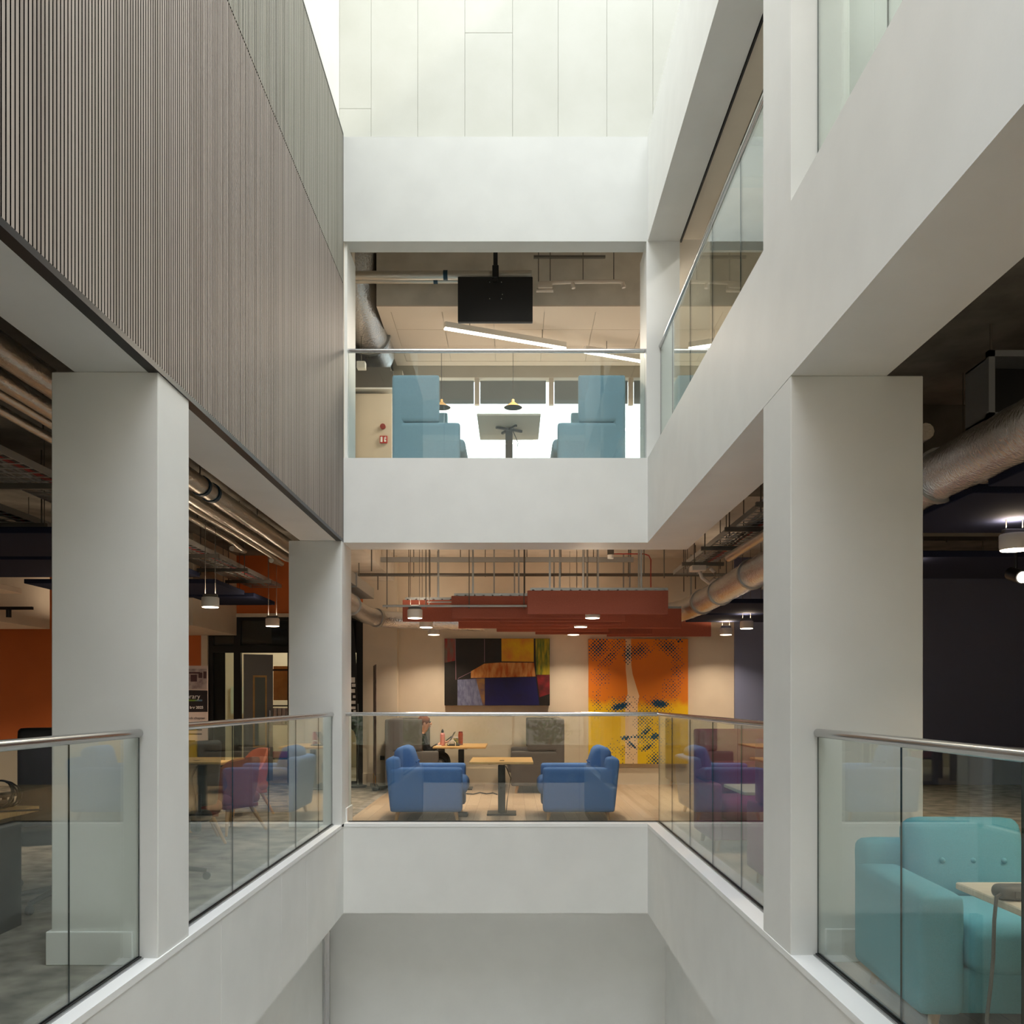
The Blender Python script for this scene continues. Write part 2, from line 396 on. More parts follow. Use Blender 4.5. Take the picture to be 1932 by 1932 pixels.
# --- level 1 rooms: ceilings and outer walls
struct(MB().box(-10, XL-.40, 1.3, 13.6, 3.37, 3.6), 'ceiling.001', M['darkslab'], 'bare concrete ceiling over the left wing')
struct(MB().box(XL-.40, 3.6, 9.36, 13.6, 3.37, 3.6), 'ceiling.002', M['soffit'], 'painted concrete ceiling over the lounge')
struct(MB().box(1.79, 3.6, 1.3, 9.36, 3.37, 3.6).box(3.6, 9, 1.3, 13.6, 3.37, 3.6), 'ceiling.003', M['darkslab'], 'bare concrete ceiling over the right wing')
struct(MB().box(-10, 9, -5, 1.3, 3.37, 3.6), 'ceiling.004', M['soffit'])
struct(MB().box(-10.2, -10, -5, 17.5, -.3, 7), 'wall_left.005', M['cream'])
struct(MB().box(9, 9.2, -5, 17.5, -.3, 7), 'wall_right.002', M['cream'])
fw = MB().box(-10, -6.0, -5.2, -5, -.3, 3.6).box(6.0, 9, -5.2, -5, -.3, 3.6).box(-6.0, 6.0, -5.2, -5, -.3, .1).box(-6.0, 6.0, -5.2, -5, 3.0, 3.6)
for x in (-3.7, -1.85, 0, 1.85, 3.7): fw.box(x-.03, x+.03, -5.15, -5.05, .1, 3.0)
struct(fw, 'wall_front.002', M['cream'])
struct(MB().box(-6.0, 6.0, -5.11, -5.10, .1, 3.0), 'window_1', M['pane'])
# down-stand beams in the right wing and boxed bulkheads
struct(MB().box(1.98, 8.8, 6.45, 6.75, 2.93, 3.37), 'beam.009', M['darkslab'], 'bare concrete downstand beam in the right wing')
struct(MB().box(2.6, 8.9, 7.4, 7.6, 2.6, 3.37), 'trim_7', M['cream'], 'cream bulkhead behind the concrete beam of the right wing')
struct(MB().box(-4.95, -4.05, 11.4, 13.2, 2.2, 3.37), 'trim_8', M['cream'], 'boxed cream bulkhead above the glazed door')
struct(MB().box(-9.9, -6.17, 10.8, 12.0, 2.2, 3.37), 'trim_9', M['cream'], 'boxed cream bulkhead over the orange wall')
struct(MB().box(-2.3, -1.74, 9.37, 13.2, 3.0, 3.37), 'beam.010', M['soffit'], 'boxed beam under the lounge ceiling')
# back wall of level 1
YB = 13.2
ow = MB().box(-10, -4.56, YB, YB+.2, 0, 3.37).box(-4.56, -2.2, YB, YB+.2, 2.52, 3.37)
struct(ow, 'wall_back.002', M['orange'], 'burnt orange wall behind the left wing')
struct(MB().box(-10, -4.56, YB-.03, YB, 0, .17).box(-10, -6.3, YB-.025, YB, .17, .62), 'baseboard_back', M['cream'])
struct(MB().box(-4.56, -4.47, YB-.03, YB+.2, 0, 2.52).box(-4.56, -2.2, YB-.03, YB+.1, 2.47, 2.52), 'trim_10', M['cream'], 'cream trim round the glazed screen')
struct(MB().box(-2.2, -1.70, YB, YB+.2, 0, 3.37), 'wall_back.003', M['cream'], 'cream pier beside the glazed screen')
struct(MB().box(-1.75, 3.29, 13.42, 13.6, 0, 3.37), 'wall_back.004', M['cream'], 'cream wall behind the two paintings')
struct(MB().box(3.29, 9, 13.36, 13.6, 0, 3.37), 'wall_back.005', M['navywall'], 'charcoal wall at the back of the right wing')
struct(MB().box(-2.2, -1.69, YB-.02, YB, 0, .18).box(-1.7, 3.29, 13.4, 13.42, 0, .24), 'baseboard_back.001', M['cream'], 'cream skirting of the lounge wall')
# glazed screen and the room behind it
gs = MB()
for a, b_ in ((-4.47, -4.40), (-4.10, -4.00), (-3.31, -3.25), (-2.30, -2.2), (-2.75, -2.71)): gs.box(a, b_, YB+.02, YB+.1, 0, 2.47)
gs.box(-4.47, -2.2, YB+.021, YB+.099, 1.95, 2.05); gs.box(-4.47, -2.2, YB+.021, YB+.099, 2.42, 2.47); gs.box(-4.47, -4.0, YB+.021, YB+.099, 0, .06); gs.box(-3.3, -2.2, YB+.021, YB+.099, 0, .06)
gs.box(-4.40, -4.24, YB+.06, YB+.08, .06, 1.95).box(-4.4, -2.3, YB+.07, YB+.09, 2.05, 2.42)
win = struct(gs, 'window_2', M['black'], 'black framed glazed screen in the back wall')
struct(MB().box(-4.40, -4.10, YB+.05, YB+.06, .06, 1.95).box(-4.4, -2.3, YB+.05, YB+.06, 2.05, 2.42).box(-3.25, -2.3, YB+.05, YB+.06, .06, 1.95), 'pane', M['pane'], None, win)
dd = MB().box(-.0, .42, -.02, .02, .05, 1.93)
dr = struct(dd, 'door_1', mat('grey_door_leaf', lin(120, 122, 124), .5), 'grey door with a tall vision panel standing ajar')
dr.location = Vector((-3.97, YB+.08, 0)) * S; dr.rotation_euler = (0, 0, .45)
struct(MB().box(.13, .33, -.025, .025, .55, 1.62), 'frame', M['oak'], None, dr)
struct(MB().box(.155, .305, -.03, .03, .58, 1.59), 'vision_panel', mat('dim_vision_glass', lin(110, 120, 120), .15), None, dr)
struct(MB().box(.36, .38, -.06, -.035, .8, 1.1), 'handle', M['steel'], None, dr)
struct(MB().box(-6, -.9, 16.8, 17, 0, 3.37).box(-6.1, -6, 13.4, 17, 0, 3.37).box(-1.0, -.9, 13.6, 17, 0, 3.37), 'wall_back.006', M['wool'], 'pale walls of the room behind the glazed screen')
struct(MB().box(-6, -.9, 13.4, 17, -.2, 0), 'floor.006', M['soffit']); struct(MB().box(-6, -.9, 13.6, 17, 3.37, 3.5), 'ceiling.005', M['tile'])
# --- level 2 rooms
struct(MB().box(XL-.4, XL, 9.36, 13.6, 3.4, 3.62).box(XL, 9, 9.36, 13.6, 3.6, 3.62).box(-4, XL-.4, 8.93, 13.6, 3.6, 3.62).box(1.8, 9, 1.3, 9.36, 3.6, 3.62), 'floor.007', CARPET)
struct(MB().box(-3.2, 9, 9.24, 13.6, 6.9, 7.1), 'ceiling.006', M['soffit'], 'shaded ceiling above the upper balcony')
struct(MB().box(1.655, 2.9, 6.8, 9.17, 6.9, 7.1).box(1.655, 2.9, 1.3, 3.0, 6.9, 7.1).box(2.6, 2.9, 3.0, 6.8, 6.9, 7.1), 'ceiling.007', M['darkslab'])  # unseen opening left in this roof to let sky light the white panels
struct(MB().box(1.655, 1.87, 1.3, 8.95, 5.83, 6.0), 'ceiling.008', M['cream'], 'cream dropped ceiling edge above the upper right balustrade')
struct(MB().box(1.66, 1.675, 1.3, 8.95, 5.80, 5.832), 'trim_11', M['blackmetal'], 'dark shadow gap along the upper right ceiling')  # dark bar stands for the shade in this gap
rp = MB().box(2.63, 2.8, 1.3, 8.3, 3.6, 7.0)
for k in range(10): rp.box(2.6, 2.63, 3.0+k*.5, 3.488+k*.5, 3.6, 6.9, .004, 1)
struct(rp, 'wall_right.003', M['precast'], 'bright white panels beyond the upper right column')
struct(MB().box(-3.2, -3.0, 8.93, 13.6, 3.6, 7.1).box(4.0, 4.2, 8.3, 13.6, 3.6, 7.1).box(2.6, 4.2, 8.3, 8.4, 3.6, 7.1), 'wall_left.006', M['cream'])
struct(MB().box(-3.2, -1.66, 9.3, 9.45, 3.6, 7.1).box(-3.2, XL, 8.93, 9.3, 3.5, 6.8), 'wall_left.007', M['cream'])
struct(MB().box(1.64, 2.05, 9.38, 9.42, 3.62, 6.9), 'wall_right.004', M['cream'], 'cream return wall behind the upper corner column')
# level 2 back wall: window band
bw = MB().box(-3.2, 4.2, 13.4, 13.6, 3.6, 3.9).box(-3.2, 4.2, 13.4, 13.6, 6.05, 7.1).box(-3.2, -1.78, 13.4, 13.6, 3.6, 7.1)
struct(bw, 'wall_back.007', M['cream'])
wf = MB()
for p in (900, 1040, 1190, 1330): wf.box(X(p, 13.45)-.035, X(p, 13.45)+.035, 13.42, 13.5, 5.66, 6.05)
struct(wf, 'window_3', M['tile'], 'bright window band behind the upper balcony')
struct(MB().box(-1.78, 4.0, 13.5, 13.51, 3.9, 6.05), 'window_4', M['pane'])
# bulkhead with tiled ceiling
bk = MB().box(-1.63, 4.0, 10.75, 12.65, 5.965, 6.62)
struct(bk, 'ceiling.009', M['soffit'], 'boxed bulkhead over the upper seating')
tl = MB().box(-1.63, 4, 10.75, 10.9, 5.95, 5.966).box(-1.63, -1.48, 10.9, 12.65, 5.95, 5.966).box(-1.48, 4, 12.5, 12.65, 5.95, 5.966)
for i in range(8):
    for j in range(3):
        x0 = -1.48 + i*.62; y0 = 10.9 + j*.5335
        tl.box(x0+.004, x0+.616, y0+.004, y0+.53, 5.955, 5.966)
struct(tl, 'ceiling.010', M['tile'], 'square tiled ceiling with the slanting strip lights')
struct(MB().box(-2.4, -1.56, 11.6, 13.4, 3.62, 5.2), 'wall_left.008', M['cream'], 'cream pier with the red fire point on the upper level')

# unseen building added to block low sky, and pale paving added to bounce light
ex = MB().box(-30, 30, -14, -13, -3.7, 19)
struct(ex, 'wall_front.003', M['brick'], 'dull brick building across the yard behind the camera')
struct(MB().box(-30, 30, -13, -4, -3.75, -3.6), 'ground', M['paving'])
struct(MB().box(-2.4, -1.56, 12.7, 13.4, 5.2, 5.9), 'wall_left.009', M['cream'])
struct(MB().box(-2.4, -2.05, 9.46, 11.5, 3.62, 6.9), 'wall_left.010', M['cream'])
# ------------------------------------------------------------------ glass balustrades
def balustrade(name, label, p0, p1, ztop, zbot, seams, cat='balustrade', group='glass balustrades', inset=(0, 0), r=.021, chan=True):
    """p0,p1: (x,y) ends, seams: fractions where panels meet"""
    a, b = Vector((p0[0], p0[1], 0)), Vector((p1[0], p1[1], 0))
    L = (b - a).length; ang = math.atan2(b.y-a.y, b.x-a.x)
    t = thing(name, label, cat, (a.x, a.y, zbot), ang, group)
    h = ztop - zbot; fr = [0] + list(seams) + [1]
    for f0, f1 in zip(fr, fr[1:]):
        m = MB().box(f0*L+.001, f1*L-.001, -.0035, .0035, .005, h-.02)
        o = m.build('glass_panel', [M['glass'], M['edge']], t)
        for p in o.data.polygons:
            if abs(p.normal.x) > .9 or abs(p.normal.z) > .9: p.material_index = 1
    rail = MB().tube([(-inset[0], 0, h), (L+inset[1], 0, h)], r, 16)
    rail.build('handrail', M['steel'], t, True)
    if chan:
        MB().box(0, L, -.012, -.004, 0, .012).box(0, L, .004, .012, 0, .012).build('base_channel', M['blackmetal'], t)
        MB().box(0, L, -.022, -.012, 0, .007).box(0, L, .012, .022, 0, .007).build('channel_trim', M['galv'], t)
    return t
LX, RX, FY = -1.775, 1.465, 9.057
fr = lambda ys, a, b: [(y-a)/(b-a) for y in ys]
balustrade('glass_balustrade', 'glass balustrade in front of the broad left column at the left photo edge', (LX, 1.25), (LX, 4.275), 1.10, .03, fr([2.76, 3.60], 1.25, 4.275))
balustrade('glass_balustrade.001', 'glass balustrade between broad left column and corner column, before the rose tub chairs', (LX, 4.70), (LX, 8.83), 1.115, .03, fr([5.70, 6.54, 7.36, 8.22], 4.70, 8.83))
balustrade('glass_balustrade.002', 'glass balustrade across the void in front of the blue armchairs', (XL+.03, FY), (RX, FY), 1.115, .03, fr([X(797, FY), X(945, FY), X(1093, FY)], XL+.03, RX), inset=(.03, 0))
balustrade('glass_balustrade.003', 'glass balustrade on the right in front of the plum booths', (RX, 4.82), (RX, FY-.012), 1.115, .03, fr([5.78, 6.61, 7.46, 8.30], 4.82, FY-.012), inset=(0, .012))
balustrade('glass_balustrade.004', 'glass balustrade at lower right in front of the turquoise armchair', (RX, 1.25), (RX, 4.33), 1.10, .03, fr([2.59, 3.40], 1.25, 4.33))
balustrade('glass_balustrade.005', 'glass balustrade of the upper balcony below the black screen', (-1.655, FY), (1.325, FY), 4.765, Z2, fr([X(838, FY), X(1028, FY)], -1.655, 1.325))
balustrade('glass_balustrade.006', 'glass balustrade high on the right, between upper corner column and broad right column', (RX, 4.82), (RX, 8.94), 4.765, Z2, fr([5.80, 6.62, 7.45, 8.28], 4.82, 8.94))
balustrade('glass_balustrade.007', 'glass balustrade at the top right edge of the photo', (RX, 1.35), (RX, 4.33), 4.765, Z2, fr([2.7, 3.52], 1.35, 4.33))
# ------------------------------------------------------------------ seating
def armchair(name, label, fab, loc, rz, group=None, sc=1.0, leg=M['oakleg']):
    """local: width along x, sitter looks along +y"""
    t = thing(name, label, 'armchair', loc, rz, group)
    w, d = .43, .40
    for s in (-1, 1):
        x0, x1 = (s*w, s*(w-.18)) if s < 0 else (s*(w-.18), s*w)
        MB().cushion(x0, x1, -d+.02, d-.03, .09, .55, .035).build('arm', fab, t, True)
    MB().box(-w+.16, w-.16, -d+.05, d-.06, .09, .27, .02).build('seat_base', fab, t, True)
    MB().cushion(-w+.175, w-.175, -.2, d+.02, .26, .43, .06, .02).build('seat_cushion', fab, t, True)
    R = Matrix.Translation((0, -d+.1, .09)) @ Matrix.Rotation(.10, 4, 'X')
    MB().cushion(-w+.01, w-.01, -.08, .07, .0, .57, .05, 0, R).build('backrest', fab, t, True)
    R = Matrix.Translation((0, -d+.20, .40)) @ Matrix.Rotation(.26, 4, 'X')
    bc = MB().cushion(-w+.18, w-.18, -.075, .085, .0, .37, .06, .03, R).build('back_cushion', fab, t, True)
    k = MB()
    for i in (-1, 0, 1): k.ball(R @ Vector((i*.13, .112, .17)), .012)
    k.build('buttons', fab, bc, True)
    for sx in (-1, 1):
        for sy in (-1, 1):
            MB().cyl((sx*(w-.09), sy*(d-.1), .095), (sx*(w-.07), sy*(d-.08), 0), .024, .015, 12).build('leg', leg, t, True)
    if sc != 1: t.scale = (sc,)*3
    return t
H = math.pi/2
ca = armchair('armchair', 'blue armchair left of the small table in the lounge, facing right', M['blue'], (-.90, 9.76, 0), -H, 'pair of blue lounge armchairs')
copy_tree(ca, (.68, 9.76, 0), H, 'blue armchair right of the small table in the lounge, facing left')
armchair('armchair.002', 'turquoise armchair behind the lower right balustrade', M['teal'], (1.935, 3.67, 0), math.pi - .05, None, .98)

def booth_sofa(name, label, fab, loc, rz, W=1.35, group=None, top=1.0):
    t = thing(name, label, 'high-back sofa', loc, rz, group)
    w = W/2
    MB().cushion(-w, w, -.39, -.26, .10, top, .03).build('backrest', fab, t, True)
    for s in (-1, 1):
        a, b = sorted((s*w, s*(w-.06)))
        MB().cushion(a, b, -.385, .11, .575, top, .022).build('side_wing', fab, t, True)
        a, b = sorted((s*w, s*(w-.10)))
        MB().cushion(a, b, -.385, .33, .10, .57, .03).build('arm', fab, t, True)
    MB().box(-w+.09, w-.09, -.3, .30, .10, .27, .02).build('seat_base', fab, t, True)
    MB().cushion(-w+.105, w-.105, -.27, .38, .27, .43, .05, .015).build('seat_cushion', fab, t, True)
    MB().cushion(-w+.11, w-.11, -.27, -.16, .42, .72, .045, .015).build('back_cushion', fab, t, True)
    for sx in (-1, 1):
        for sy in (-1, 1):
            MB().cyl((sx*(w-.08), sy*.27-.03, .105), (sx*(w-.07), sy*.29-.03, 0), .024, .016, 12).build('leg', M['oakleg'], t, True)
    return t
bs = booth_sofa('booth_sofa', 'grey high-back booth sofa holding the seated person by the left of the lounge wall', M['grey'], (-1.33, 12.66, 0), -H, 1.2, 'grey booth in the lounge')
copy_tree(bs, (.30, 12.66, 0), H, 'grey high-back booth sofa under the gap between the two paintings')
bp = booth_sofa('booth_sofa.002', 'plum high-back booth sofa facing the camera behind the right balustrade', M['plum'], (2.07, 7.72, 0), math.pi, .9, 'plum booth by the right balustrade')
copy_tree(bp, (2.07, 5.94, 0), 0, 'plum high-back booth sofa with its back to the camera, half hidden by the right column')
bt = booth_sofa('booth_sofa.004', 'dusty teal high-back booth sofa on the left of the upper balcony', M['tealblue'], (-.89, 10.16, 3.62), -H, 1.3, 'teal booth on the upper balcony', 1.07)
copy_tree(bt, (.80, 10.16, 3.62), H, 'dusty teal high-back booth sofa on the right of the upper balcony')

def pedestal_table(name, label, loc, wx, wy, h, top, group=None, cat='table', extra=False):
    t = thing(name, label, cat, loc, 0, group)
    MB().box(-wx/2, wx/2, -wy/2, wy/2, h-.025, h, .004, 1).build('tabletop', top, t)
    MB().box(-.04, .04, -.04, .04, .02, h-.06, .006, 1).build('column', M['blackmetal'], t)
    MB().box(-.16, .16, -.16, .16, 0, .02, .004, 1).build('base', M['blackmetal'], t)
    m = MB()
    for a in range(4):
        R = Matrix.Rotation(a*H+.5, 4, 'Z'); m.box(.0, min(wx, wy)*.24, -.012, .012, h-.05, h-.026, 0, 1, 0, R)
    m.build('bracket', M['blackmetal'], t)
    if extra:
        c = MB()
        c.tube([(.045, -.05, h-.07), (.10, -.06, h-.2), (.06, -.055, h-.45), (.05, -.06, .02), (.08, -.12, .008)], .005, 6)
        c.build('power_cable', M['black'], t, True)
        MB().box(-.02, .03, -.2, -.15, h, h+.004).build('socket_plate', M['blackmetal'], t)
    return t
pedestal_table('pedestal_table', 'small oak pedestal table between the two blue armchairs', (-.125, 9.93, 0), .68, .80, .60, M['oak'], None, 'table', True)
pedestal_table('pedestal_table.001', 'oak table in the grey booth with bottles and laptop', (-.73, 12.7, 0), .72, 1.0, .62, M['oak'])
pedestal_table('pedestal_table.002', 'pale table between the two plum booth sofas', (2.05, 6.75, 0), .8, .62, .60, M['ash'])
pedestal_table('pedestal_table.003', 'pale table on the upper balcony, seen from below between the teal sofas', (-.045, 10.05, 3.62), .68, .9, .69, M['board'], None, 'table', True)
pedestal_table('pedestal_table.004', 'ash topped table at lower right beside the turquoise armchair', (2.03, 2.93, 0), .86, .66, .60, M['ash'])
pedestal_table('pedestal_table.005', 'oak table among the rose tub chairs in the left wing', (-3.58, 8.95, 0), 1.25, 1.2, .62, M['oak'])

def puck(name, label, loc, mat_=M['black'], cable=None, sc=1.0):
    t = thing(name, label, 'power hub', loc)
    MB().cushion(-.075*sc, .075*sc, -.05*sc, .05*sc, 0, .06*sc, .028*sc).build('body', mat_, t, True)
    MB().box(-.02*sc, .02*sc, -.052*sc, -.049*sc, .015*sc, .04*sc).build('socket', M['greyplastic'], t)
    if cable: MB().tube(cable, .006, 8).build('cable', mat_, t, True)
    return t
puck('power_hub', 'grey power hub standing on the edge of the lower right table, its cable hanging down', (1.655, 2.98, .60), M['greyplastic'],
     [(-.04, -.02, .03), (-.075, -.035, .015), (-.085, -.04, -.06), (-.088, -.04, -.18), (-.10, -.045, -.28), (-.115, -.05, -.38), (-.11, -.05, -.48), (-.125, -.06, -.585)], .82)
puck('power_hub.001', 'black power hub on the pale table between the plum sofas', (1.88, 6.5, .60), M['black'], None, .9)

def tub_chair(name, label, fab, loc, rz, group):
    t = thing(name, label, 'tub chair', loc, rz, group)
    bm_ = MB(); n = 28; prof = []
    def ring(a, r0, zt, zb, out):
        x, y = math.sin(a), -math.cos(a)
        return [(x*r0, y*r0*.95, zb), (x*(r0+.035), y*(r0+.035)*.95, zb+.18), (x*(r0+.06), y*(r0+.06)*.95, zt)], \
               [(x*(r0-.02), y*(r0-.02)*.95, zb+.02), (x*(r0+.0), y*(r0+.0)*.95, zb+.18), (x*(r0+.025), y*(r0+.025)*.95, zt-.006)]
    cols = []
    for i in range(n+1):
        a = math.radians(-118 + 236*i/n); u = abs(a)/math.radians(118)
        zt = .72 - .26 * (1/(1+math.exp(-(u-.52)*12)))
        o, q = ring(a, .235, zt, .26, 1)
        cols.append([bm_.bm.verts.new(v) for v in o + q[::-1]])
    for A, B in zip(cols, cols[1:]):
        for k in range(6): bm_.bm.faces.new((A[k], A[(k+1) % 6], B[(k+1) % 6], B[k]))
    bm_.bm.faces.new(cols[0]); bm_.bm.faces.new(cols[-1][::-1])
    bm_.build('shell', fab, t, True)
    MB().cushion(-.235, .235, -.2, .26, .27, .38, .05, .02).build('seat_cushion', fab, t, True)
    MB().box(-.2, .2, -.19, .22, .235, .275, .01).build('seat_base', fab, t, True)
    for sx in (-1, 1):
        for sy in (-1, 1):
            MB().cyl((sx*.14, sy*.14, .25), (sx*.25, sy*.24, 0), .022, .012, 10).build('leg', M['oakleg'], t, True)
    return t
t1 = tub_chair('tub_chair', 'rose tub chair with its back to the left balustrade, nearest the glass', M['rose'], (-2.72, 8.62, 0), 1.05, 'tub chairs round the oak table')
t2 = copy_tree(t1, (-2.98, 9.95, 0), 2.3, 'coral tub chair beyond the oak table, before the glazed door')
for ch in t2.children:
    if ch.name.startswith(('shell', 'seat')):
        ch.data = ch.data.copy(); ch.data.materials[0] = M['coral']
t3 = copy_tree(t1, (-2.84, 7.98, 0), .45, 'maroon tub chair at the near side of the oak table')
for ch in t3.children:
    if ch.name.startswith(('shell', 'seat')):
        ch.data = ch.data.copy(); ch.data.materials[0] = M['maroon']

def office_chair(name, label, fab, loc, rz, top=1.12, group=None):
    t = thing(name, label, 'office chair', loc, rz, group)
    R = Matrix.Translation((0, -.24, .50)) @ Matrix.Rotation(.10, 4, 'X')
    MB().cushion(-.23, .23, -.035, .035, .02, top-.52, .03, .01, R).build('backrest', fab, t, True)
    MB().cushion(-.24, .24, -.23, .25, .40, .48, .035, .01).build('seat', fab, t, True)
    MB().box(-.03, .03, -.30, -.25, .36, .62, .01).build('back_bracket', M['black'], t)
    for s in (-1, 1):
        m = MB().tube([(s*.23, -.05, .43), (s*.29, -.05, .46), (s*.29, -.05, .62)], .016, 8); m.cushion(s*.29-.04, s*.29+.04, -.16, .12, .62, .65, .014)
        m.build('armrest', M['black'], t, True)
    MB().cyl((0, 0, .09), (0, 0, .41), .028, n=12).build('gas_lift', M['blackmetal'], t, True)
    for k in range(5):
        a = k*2*math.pi/5 + .3; c, s = math.cos(a), math.sin(a)
        g = MB().cyl((c*.02, s*.02, .10), (c*.28, s*.28, .065), .022, .015, 8).build('foot', M['black'], t, True)
        MB().cyl((c*.28-s*.012, s*.28+c*.012, .027), (c*.28+s*.012, s*.28-c*.012, .027), .027, n=14).build('caster', M['black'], g, True)
    return t
oc = office_chair('office_chair', 'black high-back office chair with a white tag, left of the broad left column', M['black'], (-2.79, 5.55, 0), .5, 1.12, 'office chairs in the left wing')
MB().box(.10, .14, -.292, -.288, .74, .80, 0, 1, 0).build('tag', M['ledge'], oc)
oc2 = copy_tree(oc, (-3.6, 6.05, 0), -.3, 'black office chair at the left edge of the photo, behind the oak desk')
oc3 = office_chair('office_chair.002', 'grey office chair peeping out past the broad left column', M['grey'], (-2.88, 7.1, 0), -1.2, .78, 'office chairs in the left wing')
oc4 = office_chair('office_chair.003', 'black office chair behind the broad left column, only a wheeled foot showing', M['black'], (-2.42, 6.25, 0), 1.2, 1.0, 'office chairs in the left wing')

def desk(name, label, loc, wx, wy, h):
    t = thing(name, label, 'desk', loc)
    MB().box(-wx/2, wx/2, -wy/2, wy/2, h-.03, h, .004, 1).build('desktop', M['oak'], t)
    for s in (-1, 1):
        MB().box(s*(wx/2-.1)-.03, s*(wx/2-.1)+.03, -wy/2+.06, wy/2-.06, 0, h-.03).build('leg', M['blackmetal'], t)
    MB().box(-wx/2+.1, wx/2-.1, wy/2-.1, wy/2-.08, .25, h-.05).build('modesty_panel', M['black'], t)
    return t
desk('desk', 'oak topped desk with black panel legs at the left edge of the photo', (-3.43, 4.70, 0), 1.5, .8, .66)
m = MB()
for k in range(5):
    a = k*.7
    m.tube([( -.05+.05*math.cos(q+a)*(1+.1*k), .01*k+.02*math.sin(q), .055+.05*math.sin(q+a)) for q in [i*2*math.pi/14 for i in range(15)]], .0035, 5)
m.tube([(-.1, 0, .004), (0, -.08, .004), (.12, -.02, .004)], .0035, 5)
o = m.build('cable_coil', M['black'], None, True); o.location = Vector((X(22, 4.9), 4.9, .66))*S; o.scale = (1.5,)*3; tag(o, 'tangled coil of black cable on the oak desk', 'cable')

# ------------------------------------------------------------------ things on the booth table
def lathe_thing(name, label, cat, loc, prof, m, extra=()):
    t = thing(name, label, cat, loc)
    MB().lathe(prof).build('body', m, t, True)
    for nm, pf, mm in extra: MB().lathe(pf).build(nm, mm, t, True)
    return t
TZ = .62
lathe_thing('water_bottle', 'pink metal bottle with a loop cap on the booth table', 'bottle', (X(835, 12.55), 12.55, TZ), [(.030, 0), (.034, .005), (.034, .15), (.028, .17), (.016, .178)], mat('pink_enamel', lin(226, 150, 146), .35),
            [('cap', [(.017, .177), (.018, .205), (.01, .215), (.006, .23)], M['black'])])
lathe_thing('tumbler', 'red insulated tumbler on the booth table', 'bottle', (X(869, 12.75), 12.75, TZ), [(.028, 0), (.032, .005), (.034, .15), (.028, .175), (.02, .18)], mat('brick_red_enamel', lin(176, 66, 46), .4), [('lid', [(.029, .172), (.03, .184), (.02, .19)], mat('dark_red', lin(140, 40, 30), .4))])
lathe_thing('drinking_cup', 'yellow and green patterned cup between laptop and tumbler', 'cup', (X(860.5, 12.9), 12.9, TZ), [(.024, 0), (.028, .004), (.036, .09), (.034, .088), (.02, .01)], mat('yellow_green_cup', lin(196, 178, 60), .5, 0, (lin(70, 110, 60), 30, 1)), [('rim', [(.0365, .09), (.038, .105), (.035, .104)], M['ledge'])])
t = thing('laptop', 'dark open laptop seen edge-on on the booth table', 'laptop', (X(852, 12.62), 12.62, TZ))
MB().box(-.05, .12, -.15, .15, 0, .014, .004).build('keyboard_base', M['black'], t)
MB().box(-.004, .004, -.15, .15, 0, .2, .002, 1, 0, Matrix.Translation((-.05, 0, .012)) @ Matrix.Rotation(.5, 4, 'Y')).build('screen', M['greyplastic'], t)
o = MB().box(-.035, .035, -.03, .03, 0, .012, .004).build('mouse', M['ledge'], None, True); o.location = Vector((X(828, 12.4), 12.4, TZ))*S; tag(o, 'small white mouse near the edge of the booth table', 'mouse')
o = MB().tube([(-.04, 0, .02), (-.02, 0, .07), (.03, 0, .085), (.06, 0, .05), (.06, .02, .006)], .006, 6).build('charging_cable', M['lampbody'], None, True); o.location = Vector((X(852, 12.45), 12.35, TZ-.001))*S; tag(o, 'pale looped cable in front of the cup on the booth table', 'cable')
# ------------------------------------------------------------------ person in the grey booth
def skinfig(pts, edges, radii, root, sub=2):
    me = bpy.data.meshes.new('fig'); me.from_pydata([Vector(p)*S for p in pts], edges, []); o = bpy.data.objects.new('fig', me); col.objects.link(o)
    sk = o.modifiers.new('s', 'SKIN')
    for i, r in enumerate(radii):
        rr = r if isinstance(r, tuple) else (r, r)
        me.skin_vertices[0].data[i].radius = (rr[0]*S, rr[1]*S); me.skin_vertices[0].data[i].use_root = (i == root)
    sk.use_smooth_shade = True
    sb = o.modifiers.new('u', 'SUBSURF'); sb.levels = sub; sb.render_levels = sub
    dg = bpy.context.evaluated_depsgraph_get(); me2 = bpy.data.meshes.new_from_object(o.evaluated_get(dg))
    bpy.data.objects.remove(o); me2.polygons.foreach_set('use_smooth', [True]*len(me2.polygons)); return me2
def add_me(name, me, m, parent):
    o = bpy.data.objects.new(name, me); me.materials.clear(); me.materials.append(m); col.objects.link(o); o.parent = parent; return o
person = thing('person', 'person in black sitting in the grey booth, looking down at a phone', 'person', (-1.30, 12.72, 0), -H)
